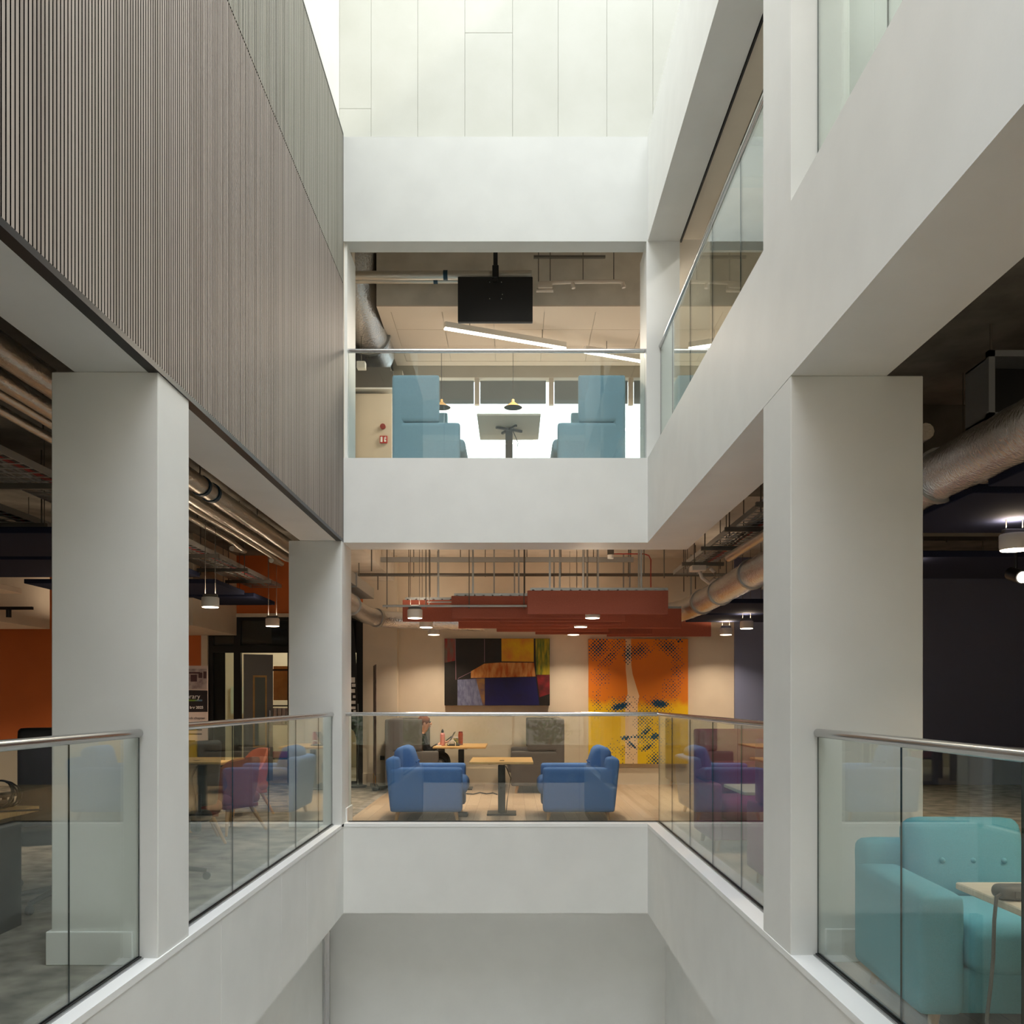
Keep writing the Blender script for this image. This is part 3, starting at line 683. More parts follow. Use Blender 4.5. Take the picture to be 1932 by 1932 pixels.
# local frame: looks along +y, seat at z .43
P_ = [(0, -.03, .47), (0, -.02, .60), (0, .0, .74), (0, .02, .80), (0, .045, .86), (0, .06, .93), (0, .055, .985)]
E_ = [(0, 1), (1, 2), (2, 3), (3, 4), (4, 5), (5, 6)]
R_ = [(.12, .10), (.115, .09), (.12, .085), (.05, .05), (.055, .062), (.068, .082), (.05, .06)]
def addc(pts, rad, frm):
    k = frm
    for p, r in zip(pts, rad):
        P_.append(p); R_.append(r); E_.append((k, len(P_)-1)); k = len(P_)-1
    return k
for s in (-1, 1):
    addc([(s*.085, .05, .46), (s*.09, .33, .47), (s*.09, .36, .40), (s*.085, .35, .08), (s*.085, .44, .03)], [.075, .058, .05, .035, .03], 0)
    k = addc([(s*.14, .0, .75), (s*.165, .06, .60), (s*.15, .12, .53), (s*.08, .28, .64), (s*.065, .31, .65)], [.05, .04, .036, .026, .024], 2)
    hb = Vector((s*.06, .325, .655))
    k = addc([tuple(hb + Vector((0, .02, .004)))], [(.026, .016)], k)
    for f in range(4):
        o_ = Vector((s*(-.020 + f*.013), 0, 0))
        addc([tuple(hb+o_+Vector((0, .045, .006))), tuple(hb+o_+Vector((-s*.004, .068+(.004 if f in (1, 2) else -.004), .016))), tuple(hb+o_+Vector((-s*.012, .07, .032)))], [.0075, .007, .006], k)
    addc([tuple(hb+Vector((-s*.03, .02, .014))), tuple(hb+Vector((-s*.04, .045, .028)))], [.009, .007], k)
add_me('body', skinfig(P_, E_, R_, 0), M['skin'], person)
hd = Vector((0, .055, .93))
fm = MB().ball(hd+Vector((0, .082, -.012)), .012, .018, .022); fm.ball(hd+Vector((.07, 0, -.01)), .01, .018, .028); fm.ball(hd+Vector((-.07, 0, -.01)), .01, .018, .028); fm.build('face_relief', M['skin'], person, True)
MB().ball(hd+Vector((.026, .074, .012)), .01).ball(hd+Vector((-.026, .074, .012)), .01).build('eyes', M['darkcloth'], person, True)
MB().ball(hd+Vector((0, .074, -.048)), .022, .012, .006).build('lips', mat('lips', lin(160, 84, 76), .5), person, True)
MB().ball(hd+Vector((0, -.018, .03)), .082, .088, .082).ball(hd+Vector((0, -.06, -.03)), .06, .05, .07).build('hair', M['hair'], person, True)
TP = [(0, -.03, .46), (0, -.02, .60), (0, .0, .73), (0, .012, .775)]; TE = [(0, 1), (1, 2), (2, 3)]; TR = [(.135, .115), (.13, .105), (.135, .10), (.06, .058)]
for s in (-1, 1):
    n = len(TP); TP += [(s*.14, .0, .75), (s*.165, .06, .60), (s*.15, .12, .53), (s*.09, .26, .625)]; TR += [.062, .05, .046, .036]; TE += [(2, n), (n, n+1), (n+1, n+2), (n+2, n+3)]
add_me('top', skinfig(TP, TE, TR, 0), M['darkcloth'], person)
TP = [(0, -.03, .47), (0, -.03, .55)]; TE = [(0, 1)]; TR = [(.135, .11), (.125, .1)]
for s in (-1, 1):
    n = len(TP); TP += [(s*.085, .05, .46), (s*.09, .33, .47), (s*.09, .365, .40), (s*.085, .35, .09)]; TR += [.084, .068, .06, .046]; TE += [(0, n), (n, n+1), (n+1, n+2), (n+2, n+3)]
add_me('trousers', skinfig(TP, TE, TR, 0), M['black'], person)
for s in (-1, 1): MB().cushion(s*.085-.04, s*.085+.04, .30, .52, 0, .08, .035).build('shoe', M['black'], person, True)
o = MB().box(-.03, .03, -.008, .008, 0, .11, .004, 2, 0, Matrix.Rotation(-.9, 4, 'X')).build('phone', M['black'], None, True); o.location = Vector((-1.30+.35, 12.72, .675))*S; o.rotation_euler = (0, 0, -H); tag(o, 'black phone held in the seated person\'s hands', 'phone')
# ------------------------------------------------------------------ lamps
def drum_lamp(name, label, loc, ztop, r=.085, h=.10, power=None, group='drum pendant lamps'):
    """loc: centre of the underside"""
    t = thing(name, label, 'pendant lamp', loc, 0, group)
    MB().lathe([(r*.96, .004), (r, .02), (r, h-.008), (r*.94, h)], n=28).build('drum', M['lampbody'], t, True)
    MB().lathe([(r*.93, .012), (r*.93, .004), (r*.90, 0.0)], n=28).build('diffuser', M['glow'], t, True)
    MB().box(-.07, .07, -.02, .02, h, h+.03, .004, 1).build('bracket', M['strut'], t)
    for s in (-.05, .05): MB().cyl((s, 0, h+.02), (s, 0, ztop-loc[2]), .003, n=6).build('rod', M['strut'], t)
    ld = bpy.data.lights.get('drum_light')
    if ld is None:
        ld = bpy.data.lights.new('drum_light', 'AREA'); ld.shape = 'DISK'; ld.size = .15*S; ld.energy = DRUM_W; ld.spread = math.radians(125); ld.color = DRUM_COL
    lo = bpy.data.objects.new('light', ld); col.objects.link(lo); lo.parent = t; lo.location = (0, 0, -.006*S)
    lu = bpy.data.lights.get('drum_uplight')
    if lu is None:
        lu = bpy.data.lights.new('drum_uplight', 'AREA'); lu.shape = 'DISK'; lu.size = .15*S; lu.energy = UP_W; lu.color = DRUM_COL
    lo = bpy.data.objects.new('uplight', lu); col.objects.link(lo); lo.parent = t; lo.location = (0, 0, (h+.04)*S); lo.rotation_euler = (math.pi, 0, 0)  # upward light added to brighten the ceilings; the drum tops are otherwise unlit
    return t
protos = {}
spots = [((-1.10, 10.1, 2.17), 'nearest of the row left of the terracotta baffles, under the pale conduit'), ((-1.10, 11.4, 2.17), 'second of the row left of the terracotta baffles'),
         ((-1.117, 12.7, 2.17), 'third of the row, close above the dark abstract painting'), ((.89, 10.1, 2.17), 'nearest of the row below the middle of the terracotta baffles'),
         ((.85, 11.34, 2.17), 'second of the row below the terracotta baffles'), ((.85, 12.7, 2.17), 'third of the row, close above the orange painting'),
         ((3.0, 11.575, 2.17), 'nearer of the two left of the right column, below the navy rafts'), ((3.0, 12.7, 2.17), 'farther of the two left of the right column'),
         ((3.06, 5.5, 2.17), 'large one at the right edge of the photo, under the foil duct'), ((3.06, 7.1, 2.17), 'behind the large one at the right edge'),
         ((-2.99, 8.9, 2.17), 'under the navy raft left of the corner column'), ((-2.99, 11.2, 2.17), 'before the glazed door, left of the corner column'),
         ((-5.2, 7.0, 2.17), None), ((-4.6, 10.0, 2.17), None), ((-6.6, 8.9, 2.17), None), ((5.6, 9.0, 2.17), None), ((5.6, 5.2, 2.17), None), ((2.9, 3.1, 2.17), None), ((2.9, 1.7, 2.17), None), ((-8.6, 11.4, 2.17), None), ((-5.6, 12.0, 2.17), None), ((-7.4, 10.9, 2.17), None), ((3.6, 2.4, 2.17), None)]  # spots without a label are unseen lamps added for more light
for p, lab in spots:
    lab = 'white drum lamp, ' + lab if lab else 'white drum lamp hidden behind the columns'
    zt = 3.352
    if lab and p[0] > 2.9 and p[1] != 11.575: zt = 2.36
    if p[0] in (-5.2, -4.6): zt = 2.55
    if p[0] == 3.6 or (p[0] == 2.9): zt = 3.352
    if zt not in protos: protos[zt] = drum_lamp('drum_lamp' if not protos else 'drum_lamp.%03d' % (60+len(protos)), lab, p, zt)
    else: copy_tree(protos[zt], p, None, lab)
def strip_lamp(name, label, a, b, group='slanting strip lamps'):
    a, b = Vector(a), Vector(b); L = (b-a).length; c = (a+b)/2
    t = thing(name, label, 'strip lamp', c, math.atan2(b.y-a.y, b.x-a.x), group)
    MB().box(-L/2, L/2, -.035, .035, .016, .085, .004, 1).build('housing', M['lampbody'], t)
    MB().box(-L/2, L/2, -.028, .028, 0, .018, .004, 1).build('diffuser', M['linglow'], t)
    for x in (-L*.3, L*.3): MB().cyl((x, 0, .08), (x, 0, .2), .004, n=6).build('suspension', M['strut'], t)
    ld = bpy.data.lights.new('strip_light', 'AREA'); ld.shape = 'RECTANGLE'; ld.size = L*S; ld.size_y = .05*S; ld.energy = LINEAR_W*L/1.6; ld.color = (1, .84, .66)
    lo = bpy.data.objects.new('light', ld); col.objects.link(lo); lo.parent = t; lo.location = (0, 0, -.008*S)
strip_lamp('strip_lamp', 'long glowing strip lamp under the tiled ceiling, below the black screen', (-.83, 10.92, 5.75), (.67, 11.55, 5.75))
strip_lamp('strip_lamp.001', 'shorter-looking strip lamp right of the first, running behind the corner column', (.93, 11.66, 5.75), (2.4, 12.28, 5.75))
def cone_lamp(name, label, loc, zt):
    t = thing(name, label, 'pendant lamp', loc, 0, 'cone pendants by the upper window')
    MB().lathe([(.125, 0), (.06, .045), (.022, .075), (.018, .11), (.016, .11), (.019, .073), (.056, .042), (.12, 0)], n=24).build('lamp_shade', M['brass'], t, True)
    MB().ball((0, 0, .035), .03).build('bulb', M['glow'], t, True)
    MB().cyl((0, 0, .1), (0, 0, zt-loc[2]), .004, n=6).build('cord', M['black'], t)
cone_lamp('cone_lamp', 'small brass cone pendant hanging before the middle of the upper window', (X(968, 12.2), 12.2, Z(769, 12.2)), 5.95)
cone_lamp('cone_lamp.001', 'small brass cone pendant half hidden by the left teal sofa', (X(833, 12.2), 12.2, Z(769, 12.2)), 5.95)
t = thing('spotlight', 'small lit track spotlight at the right edge above the charcoal wall', 'spotlight', (X(1921, 5.9), 5.9, Z(1088, 5.9)))
MB().cyl((0, -.05, -.01), (0, .08, .03), .045, n=20).build('head', M['blackmetal'], t, True)
MB().cyl((0, -.052, -.011), (0, -.056, -.012), .036, n=20).build('lens', emission('spot_lens', (1, .85, .66, 1), 14), t)
MB().cyl((0, .03, .02), (0, .03, 2.36-Z(1088, 5.9)), .01, n=8).build('stem', M['blackmetal'], t)
t = thing('track_light', 'black track with one spot head over the orange wall at the left edge', 'track light', (-5.95, 10.72, 2.30))
MB().box(-.9, .235, -.02, .02, .03, .065).build('track', M['blackmetal'], t); MB().cyl((-.05, 0, .03), (-.05, -.0, -.06), .03, n=16).build('head', M['blackmetal'], t, True)
MB().cyl((-.5, 0, .06), (-.5, 0, 1.07), .006, n=6).build('rod', M['strut'], t)

# ------------------------------------------------------------------ acoustic rafts and baffles
def raft(name, label, x0, x1, y0, y1, z, group, zc=3.352, m='navy', th=.05):
    c = ((x0+x1)/2, (y0+y1)/2, z); t = thing(name, label, 'acoustic raft', c, 0, group)
    MB().box(x0-c[0], x1-c[0], y0-c[1], y1-c[1], 0, th, .004, 1).build('panel', M[m], t)
    for sx in (-1, 1):
        for sy in (-1, 1): MB().cyl((sx*(x1-x0)*.30, sy*(y1-y0)*.34, th), (sx*(x1-x0)*.30, sy*(y1-y0)*.34, zc-z), .004, n=6).build('wire', M['strut'], t)
    return t
GL, GR = 'navy rafts in the left wing', 'navy rafts in the right wing'
raft('acoustic_raft', 'navy ceiling raft at the left edge, nearest the camera', -5.43, -3.3, 6.98, 8.12, 2.55, GL)
raft('acoustic_raft.001', 'second navy ceiling raft at the left edge, behind the nearest', -5.43, -3.3, 8.3, 9.5, 2.55, GL)
raft('acoustic_raft.002', 'nearer of two overlapping navy rafts between the left columns', -5.43, -3.3, 10.0, 11.07, 2.55, GL)
raft('acoustic_raft.003', 'farther, lower-looking navy raft between the left columns', -5.43, -3.25, 11.3, 12.3, 2.55, GL)
raft('acoustic_raft.004', 'navy ceiling raft at the right edge just under the foil duct, nearest', 2.45, 4.6, 3.5, 4.65, 2.36, GR)
raft('acoustic_raft.005', 'large navy ceiling raft right of the right column, under the foil duct', 2.45, 4.6, 4.8, 5.95, 2.36, GR)
raft('acoustic_raft.006', 'navy ceiling raft lit by the spotlight, right of the right column', 2.45, 4.6, 6.95, 8.2, 2.36, GR)
raft('acoustic_raft.007', 'upper of two navy rafts seen left of the right column', 2.45, 4.6, 10.27, 11.5, 2.36, GR)
raft('acoustic_raft.008', 'lower of two navy rafts seen left of the right column', 2.45, 4.6, 11.65, 12.8, 2.36, GR)
raft('ceiling_raft', 'white ceiling raft over the orange wall at the left edge', -9, -5.75, 9.6, 10.55, 2.5, 'white raft', 3.37, 'tile', .06)
baf = [(9.6, 995, 1260, 'large, at the front of the group'), (10.1, 852, 1104, 'second, showing left of the large front one'), (10.5, 760, 1180, 'third, reaching farthest left'),
       (11.0, 942, 1172, 'fourth from the front'), (11.5, 865, 1285, 'long, fifth from the front, reaching past the large one on the right'), (12.07, 937, 1148, 'sixth from the front'),
       (12.56, 1010, 1230, 'seventh from the front'), (13.0, 1145, 1341, 'hindmost, directly above the orange painting')]
for i, (y, p0, p1, lab) in enumerate(baf):
    x0, x1 = X(p0, y), X(p1, y)
    t = thing('acoustic_baffle' + ('.%03d' % i if i else ''), 'terracotta felt baffle: ' + lab, 'acoustic baffle', ((x0+x1)/2, y, 2.17), 0, 'terracotta baffles in the lounge')
    w = (x1-x0)/2
    MB().box(-w, w, -.025, .025, 0, .25, .004, 1).build('felt_panel', M['terracotta'], t)
    c = MB().box(-w+.03, w, -.022, -.016, .25, .28).box(-w+.03, w, .016, .022, .25, .28)
    k = -w+.05
    while k < w: c.box(k, k+.02, -.022, .022, .25, .262); k += .1
    c.build('top_channel', M['galv'], t)
    for x in (-w*.68, w*.62): MB().box(x-.010, x+.010, -.010, .010, .262, 1.185).build('hanger', M['galv'], t)

# ------------------------------------------------------------------ ducts, pipes, trays
def foil_tube(name, label, pts, r, cat='duct', m='foil', n=20, bands=(), step=.07, wob=.025, hang=None, group=None):
    P = [Vector(p) for p in pts]; fine = []
    for i in range(len(P)-1):
        a = P[max(i-1, 0)]; b, c = P[i], P[i+1]; d = P[min(i+2, len(P)-1)]
        k = max(2, int((c-b).length/step))
        for j in range(k):
            u = j/k
            fine.append(.5*((2*b)+(-a+c)*u+(2*a-5*b+4*c-d)*u*u+(-a+3*b-3*c+d)*u**3) if len(P) > 2 else b.lerp(c, u))
    fine.append(P[-1])
    t = thing(name, label, cat, P[0], 0, group)
    MB().tube(fine, r, n, wob).build('insulated_tube', M[m], t, True, True)
    for f in bands:
        i = min(int(f*len(fine)), len(fine)-3)
        MB().tube([fine[i], fine[i].lerp(fine[i+1], min(1, .05/max(1e-3, (fine[i+1]-fine[i]).length)))], r*1.12, n).build('band', M['blueband' if m == 'pipefoil' else 'galv'], t, True, True)
    if hang:
        for f in hang:
            p = fine[min(int(f*len(fine)), len(fine)-1)]
            MB().cyl((p.x, p.y, p.z+r*.9), (p.x, p.y, 3.352), .006, n=6).build('rod', M['strut'], t, False, True)
    return t
foil_tube('ventilation_duct', 'long foil wrapped duct running along the right wing and turning into the lounge', [(2.5, 1.6, 2.56), (2.42, 4.2, 2.53), (2.40, 6, 2.52), (2.36, 8.7, 2.50), (2.32, 11.4, 2.46), (2.1, 12.12, 2.42), (1.6, 12.32, 2.38), (.9, 12.32, 2.36)], .14, bands=(.2, .3, .62, .72, .8), hang=(.15, .4, .7))
foil_tube('ventilation_duct.001', 'crumpled foil duct coming out of the left wing and turning right along the lounge wall', [(-1.93, 9.45, 2.41), (-1.93, 10.4, 2.40), (-1.95, 11.7, 2.38), (-1.75, 12.3, 2.36), (-1.2, 12.5, 2.35), (-.4, 12.55, 2.33)], .115, bands=(.3, .62, .8), hang=(.3, .75))
t = thing('rectangular_duct', 'plain grey rectangular duct beside the foil duct at the left of the lounge', 'duct', (-1.95, 9.4, 2.6))
MB().box(-.1, .1, 0, 2.6, 0, .14, .004, 1).build('body', M['galv'], t); MB().box(-.115, .115, 1.2, 1.24, -.015, .155).build('flange', M['galv'], t)
for q in (.8, 2): MB().cyl((0, q, .14), (0, q, .39), .006, n=6).build('rod', M['strut'], t)
foil_tube('insulated_pipe', 'thick foil wrapped pipe nearest the timber wall in the left wing', [(-2.54, 1.5, 3.0), (-2.54, 13.0, 3.0)], .075, 'pipe', 'pipefoil', 16, (.5, .53), .12, .01, (.2, .5, .8), 'foil pipes in the left wing')
foil_tube('insulated_pipe.001', 'second foil wrapped pipe from the timber wall, with blue bands, bent up at its end', [(-2.77, 1.5, 3.0), (-2.77, 11.0, 3.0), (-2.77, 11.15, 3.1)], .052, 'pipe', 'pipefoil', 14, (.48, .52), .12, .01, (.2, .5, .8), 'foil pipes in the left wing')
foil_tube('insulated_pipe.002', 'third, thin pipe from the timber wall in the left wing', [(-2.885, 1.5, 2.98), (-2.885, 10.6, 2.98), (-2.885, 10.75, 2.92)], .03, 'pipe', 'pipefoil', 12, (), .15, .01, (.2, .5, .8), 'foil pipes in the left wing')
foil_tube('insulated_pipe.003', 'fourth, thin pipe from the timber wall in the left wing', [(-3.09, 1.5, 3.0), (-3.09, 9.8, 3.0), (-3.09, 9.9, 2.92)], .03, 'pipe', 'pipefoil', 12, (), .15, .01, (.2, .5, .8), 'foil pipes in the left wing')
foil_tube('insulated_pipe.004', 'thin foil pipe running above the big duct in the right wing', [(2.2, 4.8, 2.69), (2.16, 9.0, 2.68)], .045, 'pipe', 'pipefoil', 12, (.5,), .15, .01, (.3, .6), 'foil pipes in the right wing')
foil_tube('insulated_pipe.005', 'upper of two foil pipes crossing the upper room to the black screen', [(-1.94, 10.35, Z(520, 10.35)), (X(1003, 10.35), 10.35, Z(519, 10.35))], .05, 'pipe', 'pipefoil', 16, (.55,), .12, .01, None, 'foil pipes in the upper room')
foil_tube('insulated_pipe.006', 'lower of two foil pipes crossing the upper room, ending behind the black screen', [(-1.94, 10.5, Z(529, 10.5)), (X(900, 10.5), 10.5, Z(529, 10.5))], .036, 'pipe', 'pipefoil', 16, (.62,), .12, .01, None, 'foil pipes in the upper room')
foil_tube('ventilation_duct.002', 'crumpled foil duct hanging at the left of the upper room', [(-1.88, 10.85, 6.8), (-1.88, 10.95, 6.3), (-1.86, 11.4, 6.0), (-1.86, 12.2, 5.9), (-2.3, 12.42, 5.92), (-2.7, 12.42, 5.92)], .24, bands=(.45, .7), wob=.06)

def cable_tray(name, label, x0, x1, y0, y1, z, red, group='cable trays', zc=3.352):
    c = ((x0+x1)/2, (y0+y1)/2, z); t = thing(name, label, 'cable tray', c, 0, group); w = (x1-x0)/2; l = (y1-y0)/2
    m = MB()
    for s in (-1, 1): m.box(s*w-.004, s*w+.004, -l, l, 0, .05)
    k = -l
    while k < l: m.box(-w, w, k, k+.012, 0, .006); k += .12
    m.build('tray', M['galv'], t)
    for nm, mm, n, sp in (('red_cable', 'redcable', 3, (.25, .55) if red else (.6, .9)), ('grey_cable', 'greycable', 6, (-.9, .2)), ('black_cable', 'black', 3, (.55, .9) if red else (.1, .6))):
        q = MB()
        for i in range(n):
            xx = w*random.uniform(*sp); pts = []; y = -l
            while y <= l+.01: pts.append((xx+random.uniform(-.018, .018), y, .018+random.uniform(0, .02))); y += .35
            q.tube(pts, .008, 5)
        q.build(nm, M[mm], t, True)
    y = -l+.3
    while y < l:
        MB().box(-w-.09, w+.09, y-.018, y+.018, -.042, -.002).build('strut', M['strut'], t)
        for s in (-1, 1): MB().cyl((s*(w+.05), y, -.08), (s*(w+.05), y, zc-z), .006, n=6).build('threaded_rod', M['strut'], t)
        y += 1.05
    return t
cable_tray('cable_tray', 'cable tray with red cables in the left wing, below the foil pipes', -3.66, -3.24, 2.0, 12.6, 2.82, True)
cable_tray('cable_tray.001', 'cable tray full of grey cables between the right beam and the foil duct', 2.03, 2.33, 6.9, 11.4, 2.84, False)
cable_tray('cable_tray.002', 'cable tray over the navy raft right of the right column', 3.3, 3.75, 5.5, 12.0, 2.72, False)
cable_tray('cable_tray.003', 'second cable tray of the left wing, farther from the timber wall', -4.35, -4.0, 2.0, 10.8, 2.74, True)
def bar(name, label, cat, a, b, r, m, drops=(), zc=3.352, box=False, group=None):
    t = thing(name, label, cat, a, 0, group); a, b = Vector(a), Vector(b)
    q = MB()
    if box: q.box(a.x, b.x, a.y-r, a.y+r, a.z-r*1.4, a.z+r*1.4)
    else: q.cyl(a, b, r, n=10)
    q.build('bar', M[m], t, True, True)
    for f in drops:
        p = a.lerp(b, f); MB().cyl((p.x, p.y, p.z-.03), (p.x, p.y, zc), .006, n=6).build('rod', M['strut'], t, False, True)
    return t
bar('unistrut', 'long grey strut hanging across the lounge ceiling', 'strut', (X(693, 11.85), 11.85, 3.1), (X(1195, 11.85), 11.85, 3.1), .022, 'galv', (.01, .1, .35, .6, .85, .99), box=True)
bar('sprinkler_pipe', 'dark pipe crossing under the lounge ceiling', 'pipe', (-2.2, 12.2, 2.95), (3.5, 12.2, 2.95), .022, 'strut', (.15, .32, .5, .66, .8))
bar('conduit', 'pale conduit in front of the terracotta baffles', 'conduit', (X(722, 10.05), 10.05, 2.305), (X(994, 10.05), 10.05, 2.305), .014, 'galv', (.03, .3, .6, .98))
bar('conduit.001', 'thin upper conduit in front of the terracotta baffles', 'conduit', (X(806, 10.2), 10.2, 2.365), (X(994, 10.2), 10.2, 2.365), .008, 'galv', (.02, .98))
for i, (px, y, h) in enumerate([(701, 10.6, .55), (713, 12.4, .4), (1215, 10.9, .9), (1253, 11.2, .6), (1290, 12.6, .5), (1312, 12.3, .7)]):
    o = MB().cyl((0, 0, 0), (0, 0, .6), .008, n=6).build('threaded_rod', M['strut'], None); o.location = Vector((X(px, y), y, 2.77))*S
    tag(o, 'bare threaded rod hanging from the lounge ceiling', 'threaded rod', 'bare threaded rods')
t = thing('red_alarm_cable', 'red cable with white detector looped along the lounge ceiling', 'cable', (X(1158, 11.6), 11.6, 3.0))
y = 11.6; MB().tube([(X(1158, y), y, Z(1045, y)), (X(1215, y), y, Z(1045, y)), (X(1224, y), y, Z(1048, y)), (X(1228, y), y, Z(1056, y)), (X(1228, y), y, Z(1108, y))], .008, 6).build('cable', M['redcable'], t, True, True)
MB().cyl((X(1152, y), y, Z(1047, y)), (X(1152, y), y, Z(1054, y)), .04, n=14).build('detector', M['ledge'], t, True, True); MB().box(X(1146, y), X(1158, y), y-.02, y+.02, Z(1047, y), 3.37).build('mount', M['strut'], t, False, True)
t = thing('white_drain_pipe', 'white pump box with a looped hose below the right cable tray', 'pump', (X(1320, 9.4), 9.4, 2.6))
y = 9.4; MB().box(X(1303, y), X(1330, y), y-.08, y+.08, Z(1078, y), Z(1068, y), .006).build('pump_box', M['whitepipe'], t, False, True)
MB().tube([(X(1320, y), y, Z(1078, y)), (X(1325, y), y, Z(1090, y)), (X(1338, y), y, Z(1100, y)), (X(1348, y), y, Z(1092, y)), (X(1349, y), y, Z(1080, y)), (X(1340, y), y, Z(1072, y))], .02, 10).build('hose', M['whitepipe'], t, True, True)
MB().cyl((X(1310, y), y, Z(1068, y)), (X(1310, y), y, 3.37), .006, n=6).build('rod', M['strut'], t, False, True)
t = thing('fan_coil_unit', 'open ended grey metal fan coil duct high at the right edge', 'duct', (2.64, 5.0, 2.82))
w, h, d, k = .85, .38, .3, .035
f = MB().box(0, w, 0, k, 0, k).box(0, w, 0, k, h-k, h).box(0, k, 0, k, 0, h).box(w-k, w, 0, k, 0, h); f.build('flange', M['painted'], t)
MB().box(.02, w-.02, k, d, .02, .03).box(.02, w-.02, k, d, h-.03, h-.02).box(.02, .03, k, d, .02, h-.02).box(w-.03, w-.02, k, d, .02, h-.02).build('casing', M['painted'], t)
MB().box(.03, w-.03, d-.1, d-.05, .03, h-.03).build('fan_box', M['black'], t); MB()
for q in (.02, w-.02): MB().cyl((q, .015, h), (q, .015, .53), .008, n=8).build('rod', M['strut'], t)

# ------------------------------------------------------------------ upper room things
Y = 10.2
t = thing('hanging_screen', 'black flat screen hung from the upper ceiling on a pole, its back to the void', 'screen', (X(934, Y), Y, Z(566, Y)))
MB().box(X(864, Y), X(1005, Y), Y-.03, Y+.03, Z(609, Y), Z(524, Y), .008, 2).build('back_cover', M['black'], t, True, True)
MB().box(X(868, Y), X(1001, Y), Y+.028, Y+.034, Z(606, Y), Z(528, Y)).build('display', M['blackmetal'], t, False, True)
MB().box(X(931, Y), X(939, Y), Y-.06, Y-.02, Z(535, Y), 6.9).build('pole', M['black'], t, False, True)
MB().box(X(929, Y), X(941, Y), Y-.065, Y-.028, Z(528, Y), Z(505, Y), .004, 1).build('mount', M['blackmetal'], t, False, True)
b = MB()
for px, py in ((924, 535), (946, 535), (948, 558), (924, 566), (946, 566)): b.cyl((X(px, Y), Y-.034, Z(py, Y)), (X(px, Y), Y-.028, Z(py, Y)), .006, n=10)
b.build('screws', M['steel'], t, True, True)
Y = 10.4
t = thing('condensate_pipe', 'white pipe run with elbows hanging right of the black screen', 'pipe', (X(1020, Y), Y, Z(533, Y)))
z = lambda p: Z(p, Y); x = lambda p: X(p, Y)
MB().tube([(x(1018), Y, z(535)), (x(1070), Y, z(532)), (x(1168), Y, z(531)), (x(1175), Y, z(533)), (x(1177), Y, z(543))], .022, 12).cyl((x(1080), Y, z(531)), (x(1082), Y, z(544)), .022).build('pipe_run', M['whitepipe'], t, True, True)
MB().box(x(1015), x(1042), Y-.05, Y+.05, z(546), z(538), .005).cyl((x(1012), Y, z(548)), (x(1044), Y, z(548)), .02).build('valve_box', M['whitepipe'], t, True, True)
MB().box(x(1007), x(1142), Y-.02, Y+.02, z(487), z(483)).build('strut', M['strut'], t, False, True)
for p in (1016, 1038, 1100, 1158): MB().cyl((x(p), Y, z(531)), (x(p), Y, 6.9), .006, n=6).build('rod', M['strut'], t, False, True)
t = thing('air_cassette', 'ceiling air unit with a round grille at the left of the upper room', 'air conditioner', (-1.9, 11.9, 5.5))
Y0 = 11.55
MB().box(X(681, Y0), X(742, Y0), Y0, Y0+.04, Z(731, Y0), Z(700, Y0)).box(-2.05, -1.57, Y0, 12.6, Z(731, Y0), Z(731, Y0)+.26).build('casing', M['strut'], t, False, True)
zb = Z(731, Y0); MB().box(-2.05, -1.55, Y0, 12.35, zb-.02, zb).build('fascia', M['ledge'], t, False, True)
g = MB()
for k in range(12):
    a = k*math.pi/6; g.box(.03, .15, -.018, .018, zb-.026, zb-.019, 0, 1, 0, Matrix.Translation((-1.83, 11.95, 0)) @ Matrix.Rotation(a, 4, 'Z'))
g.build('round_grille', M['black'], t, False, True)
t = thing('fire_alarm_bell', 'round red alarm sounder above the red call point plate on the upper pier', 'alarm', (X(722, 11.57), 11.57, Z(804, 11.57)))
MB().cyl((0, 0, 0), (0, .03, 0), .035, n=20).build('sounder', mat('dark_red_plastic', lin(140, 52, 46), .4), t, True)
t = thing('fire_sign', 'small square red fire sign with white symbols on the upper pier', 'sign', (X(723.5, 11.575), 11.575, Z(829, 11.575)))
MB().box(-.048, .048, 0, .02, -.046, .046).build('plate', M['red'], t)
MB().box(-.038, -.012, -.002, 0, -.034, .034).box(.008, .018, -.002, 0, -.03, .03).box(.018, .034, -.002, 0, -.03, -.006).box(.024, .034, -.002, 0, .004, .034).box(-.034, -.016, -.003, -.001, -.006, .004, 0, 1).build('symbols', M['textwhite'], t)
for i, (a, b) in enumerate(((824, 894), (906, 1030), (1046, 1184), (1196, 1320))):
    o = MB().box(X(a, 13.4), X(b, 13.4), -.01, .01, 0, .34).build('roller_blind', M['blind'], None); o.location = Vector((0, 13.4, 5.66))*S
    tag(o, ['grey-blue blind behind the left teal sofa', 'grey-blue blind in the middle of the upper window above the brass pendant', 'grey-blue blind behind the right teal sofa', 'grey-blue blind next to the upper corner column'][i], 'blind', 'blinds of the upper window')
t = thing('box_lamp', 'small white box lamp hanging left of the air unit', 'lamp', (X(682, 11.0), 11.0, Z(690, 11.0))); MB().box(-.05, .05, -.05, .05, -.04, .04).build('box', M['ledge'], t); MB().cyl((0, 0, .03), (0, 0, .36), .004, n=6).build('cord', M['strut'], t)
# ------------------------------------------------------------------ paintings, banners and signs
def flat(poly, y, mi=0):
    return lambda m: m.prism(poly, lambda u, v, a: (u, a, v), y, y-.0015, mi)
YW = 13.40
def paint(n, c, c2, s=6, st=(1, 1, 1)): return mat(n, lin(*c), .5, 0, (lin(*c2), s, 6, st), (40, .15))
